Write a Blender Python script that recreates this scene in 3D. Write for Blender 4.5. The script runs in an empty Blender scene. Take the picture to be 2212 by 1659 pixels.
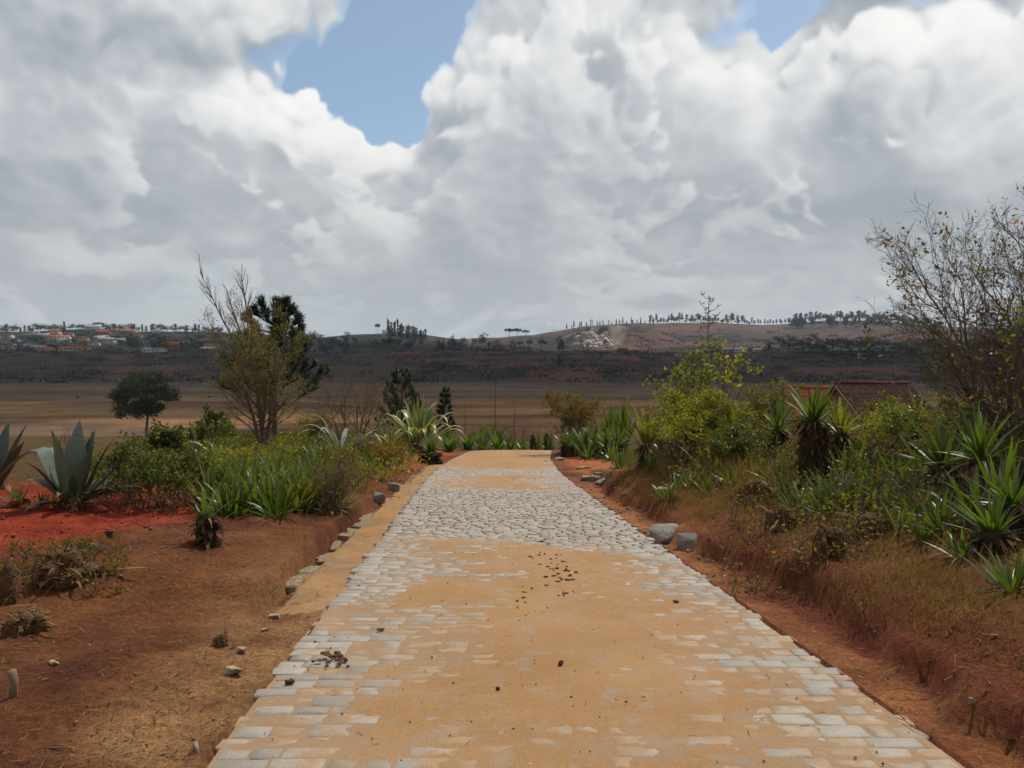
import bpy, bmesh, math, random
import numpy as np
from mathutils import Vector, Matrix, Euler
sc = bpy.context.scene
COL = sc.collection
# ------------------------------------------------------------------ camera
# photo coordinates: the picture taken as 2212 x 1659 units, f = 1720 units, eye level at row 760
F, CX, CY, HOR = 1720.0, 1106.0, 829.5, 760.0
CAM_H = 1.62
cam = bpy.data.cameras.new('camera'); camo = bpy.data.objects.new('camera', cam)
COL.objects.link(camo); sc.camera = camo
cam.sensor_width = 36; cam.lens = 36*F/2212; cam.clip_start = .05; cam.clip_end = 20000
camo.location = (0, 0, CAM_H); camo.rotation_euler = (math.pi/2-math.atan((CY-HOR)/F), 0, 0)
# ------------------------------------------------------------------ sun
SUN_AZ, SUN_EL = math.radians(38), math.radians(56)      # ahead of the viewer, to the right and high
sd = Vector((math.sin(SUN_AZ)*math.cos(SUN_EL), math.cos(SUN_AZ)*math.cos(SUN_EL), math.sin(SUN_EL)))
sl = bpy.data.lights.new('sun', 'SUN'); sl.energy = 4.5; sl.angle = math.radians(.7); sl.color = (1, .95, .87)
so = bpy.data.objects.new('sun', sl); COL.objects.link(so)
so.rotation_euler = sd.to_track_quat('Z', 'Y').to_euler(); so.location = (0, 0, 60)
vs = sc.view_settings; vs.view_transform = 'Standard'; vs.look = 'None'; vs.exposure = 0; vs.gamma = 1; vs.use_curve_mapping = False
sc.cycles.max_bounces = 6; sc.cycles.diffuse_bounces = 3; sc.cycles.glossy_bounces = 2; sc.cycles.transmission_bounces = 3
sc.cycles.volume_bounces = 0; sc.cycles.transparent_max_bounces = 4; sc.cycles.caustics_reflective = False; sc.cycles.caustics_refractive = False

# ------------------------------------------------------------------ small node toolkit
class N:                                   # arithmetic on node sockets
    def __init__(s, nt, sock): s.nt, s.s = nt, sock
    def f(s, op, *o, clamp=False):
        n = s.nt.nodes.new('ShaderNodeMath'); n.operation = op; n.use_clamp = clamp
        for i, v in enumerate((s,)+o):
            if isinstance(v, N): s.nt.links.new(v.s, n.inputs[i])
            else: n.inputs[i].default_value = v
        return N(s.nt, n.outputs[0])
    def __add__(s, o): return s.f('ADD', o)
    __radd__ = __add__
    def __mul__(s, o): return s.f('MULTIPLY', o)
    __rmul__ = __mul__
    def __sub__(s, o): return s.f('SUBTRACT', o)
    def __rsub__(s, o): return (s*-1)+o
    def __truediv__(s, o): return s.f('DIVIDE', o)
    def ramp(s, a, b, lo=0., hi=1., smooth=True):
        n = s.nt.nodes.new('ShaderNodeMapRange'); n.interpolation_type = 'SMOOTHSTEP' if smooth else 'LINEAR'
        s.nt.links.new(s.s, n.inputs[0])
        for i, v in enumerate((a, b, lo, hi)): n.inputs[i+1].default_value = v
        return N(s.nt, n.outputs[0])
def sock(v): return v.s if isinstance(v, N) else v
def nmix(nt, fac, a, b, blend='MIX'):
    n = nt.nodes.new('ShaderNodeMix'); n.data_type = 'RGBA'; n.blend_type = blend
    for k, v in ((n.inputs[0], fac), (n.inputs[6], a), (n.inputs[7], b)):
        if isinstance(v, N) or hasattr(v, 'is_output'): nt.links.new(sock(v), k)
        elif k == n.inputs[0]: k.default_value = v
        else: k.default_value = (*v, 1)
    return N(nt, n.outputs[2])
def nnoise(nt, vec, scale, detail=3., rough=.5, dist=0.):
    n = nt.nodes.new('ShaderNodeTexNoise')
    if vec is not None: nt.links.new(sock(vec), n.inputs['Vector'])
    for k, v in (('Scale', scale), ('Detail', detail), ('Roughness', rough), ('Distortion', dist)): n.inputs[k].default_value = v
    return N(nt, n.outputs[0])

# ------------------------------------------------------------------ noise on arrays
LATTICE = {}
def lattice(key, rs=None):
    if key not in LATTICE: g = (rs or np.random.RandomState(key % 2**31)).rand(65536)*2*np.pi; LATTICE[key] = np.cos(g).astype(np.float32), np.sin(g).astype(np.float32)
    return LATTICE[key]
def perlin(u, v, f, rs, per=0):
    n = 256; gx, gy = lattice(rs) if isinstance(rs, int) else lattice(-len(LATTICE)-1, rs)
    a = (u*f).astype(np.float32); b = (v*f).astype(np.float32); i = np.floor(a).astype(np.int32); j = np.floor(b).astype(np.int32); a = a-i; b = b-j
    if per: i0 = (i % per) % n*n; i1 = ((i+1) % per) % n*n
    else: i0 = i % n*n; i1 = (i+1) % n*n
    j0 = j % n; j1 = (j+1) % n
    s = a*a*(3-2*a); t = b*b*(3-2*b)
    d = lambda k, x, y: gx[k]*x+gy[k]*y
    n0 = d(i0+j0, a, b); n0 = n0+(d(i1+j0, a-1, b)-n0)*s
    n1 = d(i0+j1, a, b-1); n1 = n1+(d(i1+j1, a-1, b-1)-n1)*s
    return (n0+(n1-n0)*t)*np.float32(1.5)
def fbm(x, y, f, seed, octs=3, gain=.5):
    o = 0; a = 1.
    for k in range(octs): o = o+a*perlin(np.asarray(x, np.float64)+k*17.3, np.asarray(y, np.float64)-k*9.1, f*2.03**k, seed*31+k); a *= gain
    return o
def sstep(a, b, x):
    t = np.clip((x-a)/(b-a), 0, 1); return t*t*(3-2*t)
def bump(x, c, w): return np.exp(-((x-c)/w)**2)

# ------------------------------------------------------------------ sky: Nishita air with procedurally grown cumulus decks
E0 = .18
def cloud_map(W=3072, H=560):
    """light and cover of four cloud decks; columns = azimuth, rows = log elevation"""
    f4 = np.float32; rs = np.random.RandomState(5)
    az = ((np.arange(W)+.5)/W*2*np.pi-np.pi).astype(f4)
    lg0, lg1 = math.log(E0), math.log(E0+np.pi/2)
    el = (np.exp(lg0+(np.arange(H)+.5)/H*(lg1-lg0))-E0).astype(f4)
    AZ, EL = np.meshgrid(az, el)
    U = AZ/f4(2*np.pi)+f4(.5); V = np.log(EL+f4(E0))*f4(.078)+f4(.3)
    P = lambda u, v, f: perlin(u, v, f, rs, f)
    w = [P(U, V, k) for k in (26, 26, 80, 80, 190, 190)]
    bill = lambda q: .5-np.abs(q)*1.6
    WA = .030*w[0]+.030*bill(w[2])+.010*bill(w[4]); WE = .030*w[1]+.024*bill(w[3])+.010*bill(w[5])
    def blobs(lst):
        g = np.zeros_like(U)
        for cx, cy, rx, ry, s in lst:
            a = math.atan((cx-CX)/F); e = math.atan((HOR-cy)/F/math.hypot(1, (cx-CX)/F))
            g += s*np.exp(-((AZ+WA-a)/(rx/F))**2-((EL+WE-e)/(ry/F))**2)
        return g
    gap = blobs(GAPS); shade = blobs(SHADES)
    def up(f, s, dx=0):
        f = np.roll(f, -dx, 1) if dx else f
        return np.concatenate([f[s:], np.repeat(f[-1:], s, 0)])
    out = cover = None
    for li, (bias, fr0, tone, gk) in enumerate(((.45, 7, .06, 1.25), (.08, 9, .10, 1.1), (.0, 11, .05, 1.0), (-.08, 15, .04, .9))):
        u = U+f4(.0028)*w[li % 2]+f4(.0005)*w[2+li % 2]; v = V+f4(.0028)*w[(li+1) % 2]+f4(.0005)*w[2+(li+1) % 2]
        f = P(u, v, fr0)*.62+P(u, v, fr0*2+1)*.42; amp, fr = .30, fr0*4+1
        for k in range(6):
            n = P(u, v, fr); f = f+amp*(.42-np.sqrt(n*n+.003)*1.55 if k < 5 else n); amp *= .54; fr = int(fr*1.95)
            if k == 2: fl = f+bias-gap*gk
        f = f+bias-gap*gk
        soft = np.clip(fl-up(fl, 12), -.3, .3); wid = np.where(soft > 0, .13, .13-soft*2.2)   # crisp tops, ragged undersides
        al = np.clip(f/wid, 0, 1); al = al*al*(3-2*al)
        d = np.clip(f, 0, 1.2); tau = np.zeros_like(U); pv = 0
        for s in (3, 7, 14, 24, 38, 56): tau += up(d, s, int(s*.45))*((s-pv)/56.); pv = s        # cloud between here and the sun
        lit = np.exp(-tau*1.7)*.72+.75*(fl-up(fl, 5, 3))+.45*(fl-up(fl, 16, 8))+.35*(f-up(f, 2, 1))+tone-shade
        lit = .52+.48*np.tanh((lit-.5)*1.75)
        if out is None: out, cover = lit*al, al
        else: out = out*(1-al)+lit*al; cover = cover+al-cover*al
    return out/np.maximum(cover, 1e-4), cover, EL
GAPS = [(650, 130, 190, 75, .7), (800, 170, 130, 95, .85), (960, 70, 160, 120, 1.0), (855, 285, 70, 55, .7), (1640, 60, 120, 90, 1.05), (2000, -10, 170, 40, .9),
        (1240, 90, 130, 150, -.5), (1420, 150, 110, 130, -.3), (1850, 120, 110, 140, -.55), (2100, 150, 150, 120, -.4), (560, 260, 180, 90, -.45),
        (450, 40, 280, 50, -.5), (150, 200, 250, 200, -.4), (1100, 430, 1100, 140, -.25), (1050, 220, 80, 60, -.4)]
SHADES = [(1350, 390, 280, 110, .26), (1700, 455, 300, 42, .30), (40, 420, 230, 60, .35), (400, 480, 450, 35, .15), (80, 20, 200, 60, .2), (2080, 440, 180, 70, .3),
          (1330, 60, 160, 100, -.12), (1900, 60, 150, 110, -.12), (1310, 230, 90, 80, .15)]
def build_sky():
    lit, al, EL = cloud_map(); H, W = lit.shape; L = lit[..., None]
    C0, C1, C2, CH = (np.array(c) for c in ((.285, .325, .375), (.57, .60, .63), (.97, .965, .94), (.44, .47, .49)))
    col = np.where(L < .5, C0+(C1-C0)*L*2, C1+(C2-C1)*(L*2-1))
    h = sstep(.0, .30, EL)[..., None]; col = col+(CH-col)*.70*(1-h)
    a = np.maximum(al*.66+.34, .94*(1-np.clip((EL-.04)/.26, 0, 1)))
    px = np.ones((H, W, 4), np.float32); px[..., :3] = col; px[..., 3] = a
    im = bpy.data.images.new('cloud_decks', W, H, alpha=True, float_buffer=True); im.colorspace_settings.name = 'Non-Color'; im.alpha_mode = 'CHANNEL_PACKED'
    im.pixels.foreach_set(px.ravel()); im.update(); im.pack()
    w = bpy.data.worlds.new('World'); sc.world = w; w.use_nodes = True
    nt = w.node_tree; nt.nodes.clear()
    out = nt.nodes.new('ShaderNodeOutputWorld'); bg = nt.nodes.new('ShaderNodeBackground')
    bg.inputs[1].default_value = .1; nt.links.new(bg.outputs[0], out.inputs[0])
    sky = nt.nodes.new('ShaderNodeTexSky'); sky.sky_type = 'NISHITA'; sky.sun_disc = False
    sky.sun_elevation = SUN_EL; sky.sun_rotation = SUN_AZ; sky.altitude = 1300; sky.dust_density = 2.; sky.air_density = 1.
    tc = nt.nodes.new('ShaderNodeTexCoord'); sp = nt.nodes.new('ShaderNodeSeparateXYZ'); nt.links.new(tc.outputs['Generated'], sp.inputs[0])
    x, y, z = (N(nt, sp.outputs[i]) for i in range(3))
    u = x.f('ARCTAN2', y)/(2*math.pi)+.5
    v = ((z.f('ARCSINE').f('MAXIMUM', 0.)+E0).f('LOGARITHM', math.e)-math.log(E0))/(math.log(E0+math.pi/2)-math.log(E0))
    cb = nt.nodes.new('ShaderNodeCombineXYZ'); nt.links.new(u.s, cb.inputs[0]); nt.links.new(v.f('MINIMUM', .999).f('MAXIMUM', .001).s, cb.inputs[1])
    ti = nt.nodes.new('ShaderNodeTexImage'); ti.image = im; ti.interpolation = 'Cubic'; ti.extension = 'EXTEND'; nt.links.new(cb.outputs[0], ti.inputs[0])
    c10 = nmix(nt, 1., ti.outputs[0], (10, 10, 10), 'MULTIPLY')
    blue = nmix(nt, 1., sky.outputs[0], SKYK, 'MULTIPLY')
    full = nmix(nt, N(nt, ti.outputs[1]), blue, c10)
    nt.links.new(full.s, bg.inputs[0])
    w.cycles.sampling_method = 'MANUAL'; w.cycles.sample_map_resolution = 512
SKYK = (1.4, 1.5, 1.4)
build_sky()

# ------------------------------------------------------------------ helpers for objects and materials
def tag(o, label=None, cat=None, group=None, kind=None):
    if label: o['label'] = label
    if cat: o['category'] = cat
    if group: o['group'] = group
    if kind: o['kind'] = kind
    return o
def empty(name, loc, rz=0.):
    o = bpy.data.objects.new(name, None); COL.objects.link(o); o.location = loc; o.rotation_euler = (0, 0, rz); o.empty_display_size = .1
    return o
def link(name, me, parent=None, loc=None):
    o = bpy.data.objects.new(name, me); COL.objects.link(o)
    if parent is not None: o.parent = parent
    if loc is not None: o.location = loc
    return o
def lin(c): return tuple((v/255/12.92 if v < 11 else ((v/255+.055)/1.055)**2.4) for v in c)
def alb(r, g, b, k=.63): return tuple(v*k for v in lin((r, g, b)))       # surface colour from how it looks in full daylight
def cross(a, b): return np.stack([a[..., 1]*b[..., 2]-a[..., 2]*b[..., 1], a[..., 2]*b[..., 0]-a[..., 0]*b[..., 2], a[..., 0]*b[..., 1]-a[..., 1]*b[..., 0]], -1)
class MB:                                                                 # collects vertices and faces of one mesh
    def __init__(s): s.v = []; s.f = []; s.t = []; s.n = 0
    def add(s, v, f, tint=.5):
        v = np.asarray(v, np.float32).reshape(-1, 3); s.v.append(v); s.f += [tuple(i+s.n for i in q) for q in f]
        s.t.append(np.full(len(v), tint, np.float32) if np.isscalar(tint) else np.asarray(tint, np.float32)); s.n += len(v)
    def box(s, x0, x1, y0, y1, z0, z1, tint=.5):
        v = [(x, y, z) for z in (z0, z1) for y in (y0, y1) for x in (x0, x1)]
        s.add(v, [(0, 2, 3, 1), (4, 5, 7, 6), (0, 1, 5, 4), (2, 6, 7, 3), (0, 4, 6, 2), (1, 3, 7, 5)], tint)
    def tube(s, pts, rad, sides=4, tint=.5, cap=False):
        pts = np.asarray(pts, np.float32); n = len(pts)
        d = np.empty_like(pts); d[1:-1] = pts[2:]-pts[:-2]; d[0] = pts[1]-pts[0]; d[-1] = pts[-1]-pts[-2]; d /= np.sqrt((d*d).sum(1))[:, None]+1e-9
        ref = np.array((0, 0, 1.)) if abs(d[0, 2]) < .9 else np.array((1., 0, 0))
        a = cross(d, ref); a /= np.sqrt((a*a).sum(1))[:, None]+1e-9; b = cross(d, a)
        an = np.arange(sides)*2*np.pi/sides
        ring = a[:, None]*np.cos(an)[None, :, None]+b[:, None]*np.sin(an)[None, :, None]
        v = (pts[:, None]+ring*np.asarray(rad, np.float32)[:, None, None]).reshape(-1, 3)
        f = [(i*sides+k, i*sides+(k+1) % sides, (i+1)*sides+(k+1) % sides, (i+1)*sides+k) for i in range(n-1) for k in range(sides)]
        if cap: f += [tuple(range(sides))[::-1], tuple((n-1)*sides+k for k in range(sides))]
        s.add(v, f, tint)
    def quads(s, Q, tints):                                              # Q (n,4,3)
        Q = np.asarray(Q, np.float32); n = len(Q)
        if not n: return
        idx = (np.arange(n*4).reshape(-1, 4)+s.n).tolist()
        s.v.append(Q.reshape(-1, 3)); s.f += [tuple(q) for q in idx]; s.t.append(np.repeat(np.asarray(tints, np.float32), 4)); s.n += n*4
    def mesh(s, name, mat, smooth=False):
        me = bpy.data.meshes.new(name); V = np.concatenate(s.v) if s.v else np.zeros((0, 3), np.float32)
        lens = np.fromiter((len(q) for q in s.f), np.int32, len(s.f)); idx = np.fromiter((i for q in s.f for i in q), np.int32, int(lens.sum()))
        me.vertices.add(len(V)); me.vertices.foreach_set('co', V.ravel())
        me.loops.add(len(idx)); me.loops.foreach_set('vertex_index', idx)
        me.polygons.add(len(lens)); me.polygons.foreach_set('loop_start', np.concatenate([[0], np.cumsum(lens)[:-1]]).astype(np.int32))
        me.update(calc_edges=True)
        at = me.attributes.new('tint', 'FLOAT', 'POINT'); at.data.foreach_set('value', np.concatenate(s.t))
        if smooth: me.polygons.foreach_set('use_smooth', np.ones(len(lens), bool))
        me.materials.append(mat); return me
    def obj(s, name, mat, parent=None, loc=None, smooth=False): return link(name, s.mesh(name, mat, smooth), parent, loc)
def grid_mesh(name, X, Y, Z, mat, col=None, smooth=True):
    r, c = X.shape; me = bpy.data.meshes.new(name); me.vertices.add(r*c)
    me.vertices.foreach_set('co', np.stack([X, Y, Z], -1).astype(np.float32).ravel())
    i = np.arange(r*c).reshape(r, c); q = np.stack([i[:-1, :-1], i[:-1, 1:], i[1:, 1:], i[1:, :-1]], -1).reshape(-1, 4).astype(np.int32)
    me.loops.add(q.size); me.loops.foreach_set('vertex_index', q.ravel()); me.polygons.add(len(q)); me.polygons.foreach_set('loop_start', np.arange(len(q), dtype=np.int32)*4)
    me.update(calc_edges=True)
    if smooth: me.polygons.foreach_set('use_smooth', np.ones(len(q), bool))
    if col is not None:
        at = me.attributes.new('col', 'FLOAT_COLOR', 'POINT'); at.data.foreach_set('color', np.concatenate([col, np.ones((*col.shape[:2], 1))], -1).astype(np.float32).ravel())
    me.materials.append(mat); return me

def new_mat(name):
    m = bpy.data.materials.new(name); m.use_nodes = True; nt = m.node_tree; nt.nodes.clear()
    out = nt.nodes.new('ShaderNodeOutputMaterial'); p = nt.nodes.new('ShaderNodeBsdfPrincipled'); nt.links.new(p.outputs[0], out.inputs[0])
    p.inputs['Roughness'].default_value = .85; p.inputs['Specular IOR Level'].default_value = .25
    return m, nt, p, out
def attr(nt, name):
    n = nt.nodes.new('ShaderNodeAttribute'); n.attribute_name = name; return n
def objco(nt): return nt.nodes.new('ShaderNodeTexCoord').outputs['Object']
def nbump(nt, p, h, strength=.4, dist=.02):
    b = nt.nodes.new('ShaderNodeBump'); b.inputs['Strength'].default_value = strength; b.inputs['Distance'].default_value = dist
    nt.links.new(sock(h), b.inputs['Height']); nt.links.new(b.outputs[0], p.inputs['Normal'])
def simple(name, c0, c1, scale=8., rough=.85, bump=0., spec=.25, det=4., c2=None, sc2=60.):
    m, nt, p, out = new_mat(name); co = objco(nt); n = nnoise(nt, co, scale, det, .6)
    c = nmix(nt, n.ramp(.3, .7), c0, c1)
    if c2: c = nmix(nt, nnoise(nt, co, sc2, 2.).ramp(.55, .7), c, c2)
    nt.links.new(c.s, p.inputs['Base Color']); p.inputs['Roughness'].default_value = rough; p.inputs['Specular IOR Level'].default_value = spec
    if bump: nbump(nt, p, nnoise(nt, co, scale*5, 4., .6), bump)
    return m
def leafmat(name, dark, light, dry, trans=.35, rough=.5, drya=.0, spec=.35, twosided=None):
    """foliage: tint picks the shade leaf by leaf; the leaf lets some light through"""
    m, nt, p, out = new_mat(name); t = N(nt, attr(nt, 'tint').outputs['Fac']); oi = nt.nodes.new('ShaderNodeObjectInfo'); r = N(nt, oi.outputs['Random'])
    k = (t+(r-.5)*.5)
    c = nmix(nt, k.ramp(.15, .75, smooth=False), dark, light); c = nmix(nt, (t+(r-.5)*drya).ramp(.86, .97), c, dry)
    co = objco(nt); c = nmix(nt, nnoise(nt, co, 9., 3.).ramp(.3, .75, 0., .35), c, tuple(v*.55 for v in dark)); c = nmix(nt, nnoise(nt, co, 3.5, 6., .75).ramp(.54, .7, 0., .4), c, tuple(v*.8 for v in dry)); c = nmix(nt, nnoise(nt, co, 16., 4., .7).ramp(.62, .72, 0., .6), c, tuple(v*.3 for v in dry))
    nt.links.new(c.s, p.inputs['Base Color']); p.inputs['Roughness'].default_value = rough; p.inputs['Specular IOR Level'].default_value = spec
    tr = nt.nodes.new('ShaderNodeBsdfTranslucent'); tc = nmix(nt, 1., c, (1.5, 1.55, .7), 'MULTIPLY'); nt.links.new(tc.s, tr.inputs[0])
    mx = nt.nodes.new('ShaderNodeMixShader'); mx.inputs[0].default_value = trans
    nt.links.new(p.outputs[0], mx.inputs[1]); nt.links.new(tr.outputs[0], mx.inputs[2]); nt.links.new(mx.outputs[0], out.inputs[0])
    return m

# ------------------------------------------------------------------ the lie of the land
SL = 134/F                                                       # fall of the road
HW = 1.745                                                       # half its width
VAL = -10.4                                                      # valley floor
def xc(y): y = np.minimum(y, 40); return .496-.0442*y+.0036*np.maximum(y-18, 0)**2
def road_z(y):
    c = np.maximum(y-33.5, 0); z = -SL*y-.0065*c*c
    return np.where(z > VAL+1.2, z, VAL+1.2*np.exp(np.minimum((z-VAL-1.2)/1.2, 0)))
RIDGE_PX = [-1400, -400, 0, 150, 300, 450, 600, 700, 760, 850, 920, 980, 1040, 1150, 1250, 1350, 1450, 1560, 1640, 1720, 1800, 1870, 1930, 2050, 2212, 2700, 3600]
RIDGE_PY = [715, 720, 716, 711, 713, 715, 724, 729, 724, 717, 724, 733, 731, 724, 706, 699, 697, 697, 702, 698, 692, 692, 697, 706, 712, 716, 716]
def land(x, y):
    """height of the ground and the quarry mask"""
    x = np.asarray(x, np.float64); y = np.asarray(y, np.float64); s = x-xc(y)
    z = road_z(y)
    near = 1-sstep(26, 46, y)
    # left: the bank falls less than the road, with a gully along the shoulder
    lft = .0195*np.clip(y-4, 0, 30)*sstep(-2.25, -5.5, s)*(1-sstep(34, 60, y))
    bank = .16*sstep(-2.32, -2.42, s)*sstep(6.2, 7.2, y)*(1-sstep(13, 17, y))+.05*sstep(-2.4, -3.2, s)
    gully = -.14*bump(s, -2.33, .07)*sstep(6.0, 7.5, y)*(1-sstep(12.5, 14.5, y))
    # right: ditch, cut edge and rising bank
    ry = (1-sstep(17.5, 21.5, y))*sstep(-3, 1.5, y)
    jag = .20*fbm(x*0+3, y, .9, 41, 4)+.30*fbm(x*0+9, y, .22, 42, 2)
    ditch = -.12*sstep(1.76, 1.95, s)*(1-sstep(2.5, 2.8, s))*ry
    cut = .21*sstep(2.28, 2.46, s+jag-.12*sstep(9, 16, y))*ry
    rise = (.30*sstep(2.4, 4.3, s)+.36*sstep(4, 8, s))*ry+.25*sstep(3.5, 7, s)*sstep(18, 22, y)*(1-sstep(22, 30, y))
    drop = -1.0*sstep(5, 11, s)*sstep(19, 30, y)*(1-sstep(34, 50, y))
    und = -.075*(np.abs(s) < HW+.02)*(y < 37)-.06*((s < -HW) & (s > -2.26) & (y > 4.) & (y < 26))*sstep(4., 9., y)
    rough = (.055*fbm(x, y, .7, 3, 3)+.024*fbm(x, y, 3.2, 4, 4))*sstep(1.8, 2.3, np.abs(s))+.012*fbm(x, y, 14., 5, 2)*sstep(1.8, 2.1, np.abs(s))*(y < 30)
    redmound = .10*bump(x, -6.4, 2.2)*bump(y, 12.6, .9)-.10*bump(x, -6.6, 2.6)*bump(y, 9.6, 1.6)+.10*bump(s, -4.1, .7)*bump(y+.45*s, 6.2, 1.6)
    z = z+(lft+bank+gully+ditch+cut+rise)*1.+drop+und+(rough+redmound)*near
    # valley bunds
    vy = sstep(60, 90, y)*(1-sstep(300, 340, y))
    for d0, hgt, sl in ((128, .25, .06), (147, .35, -.05), (171, .4, .03), (205, .4, .08), (238, .35, -.07), (275, .4, .04)):
        z = z+hgt*vy*bump(y+sl*x+2.5*fbm(x, y, .02, 60+int(d0), 2), d0, d0*.011)
    z = z+.12*vy*fbm(x, y, .05, 8, 3)
    # beyond the valley: terraced rise, then the hills
    t = x/np.maximum(y, 1.); px = CX+t*F
    Yv = np.interp(px, [-1500, 0, 500, 1100, 1500, 3700], [350, 345, 330, 285, 280, 280])
    k = sstep(Yv, 575., y); st = k*6; ter = (np.floor(st)+sstep(.55, 1., st-np.floor(st)))/6
    midz = np.interp(px, [-1500, 0, 700, 1100, 1500, 2212, 3700], [-.5, 0., .6, 1.2, .5, 1., 1.])-VAL
    z = z+(k*.45+ter*.55)*midz+1.5*k*fbm(x, y, .012, 9, 3)
    Yr = np.interp(px, [-1500, 500, 1000, 1300, 3700], [930, 960, 1050, 1400, 1400])
    rz = CAM_H+(HOR-np.interp(px, RIDGE_PX, RIDGE_PY))/F*Yr
    kr = np.clip((y-600)/(Yr-600), 0, 1)**np.interp(px, [0, 900, 1200, 1500, 2212], [1.2, 1.3, 2.6, 2.0, 1.5])
    far = np.where(y < Yr, kr, np.exp(-np.maximum(y-Yr, 0)/700.))
    z = z+(rz-1.)*far*(y > 560)+(6*kr*(1-kr)*4*fbm(x, y, .0045, 12, 3)*.6)*(y > 600)
    # nearer brown hill with the quarry face
    hx = np.where(px < 1330, (px-1330)/150., (px-1330)/165.); hill = np.exp(-np.abs(hx)**2.4)
    q = sstep(1205, 1235, px)*(1-sstep(1335, 1365, px)); y0 = 1000-45*q+14*fbm(x, y, .02, 14, 2)
    front = np.where(y < 1060, sstep(-150+130*q, 62-10*q, y-y0), 1-sstep(1090, 1270, y))
    hz = CAM_H+(HOR-706)/F*1060
    zh = hill*hz*front
    z = np.where((y > 760), np.maximum(z, zh+np.minimum(z, 3)*0.3), z)
    rock = q*sstep(-12, 6, y-y0+10)*(1-sstep(40, 62, y-y0+14*fbm(x, y, .03, 15, 2)))
    return z, rock, px
def gz(x, y): return float(land(np.array([x]), np.array([y]))[0][0])
def on(px, depth):                                               # point on the ground at this bearing and distance
    x = (px-CX)/F*depth; return Vector((x, depth, gz(x, depth)))
def size(px_h, depth): return px_h/F*depth
def toph(p, py): return CAM_H+(HOR-py)/F*p.y-p.z                 # height of a thing standing at p that reaches up to photo row py
def hit(px, py):                                                 # where the sight line of a photo point meets the near ground
    ys = np.arange(2.6, 60, .04); xs = (px-CX)/F*ys; zs = CAM_H-(py-HOR)/F*ys
    k = int(np.argmax(land(xs, ys)[0] > zs)); k = k or 700; return Vector((xs[k], ys[k], float(land(xs[k:k+1], ys[k:k+1])[0][0])))

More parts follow.
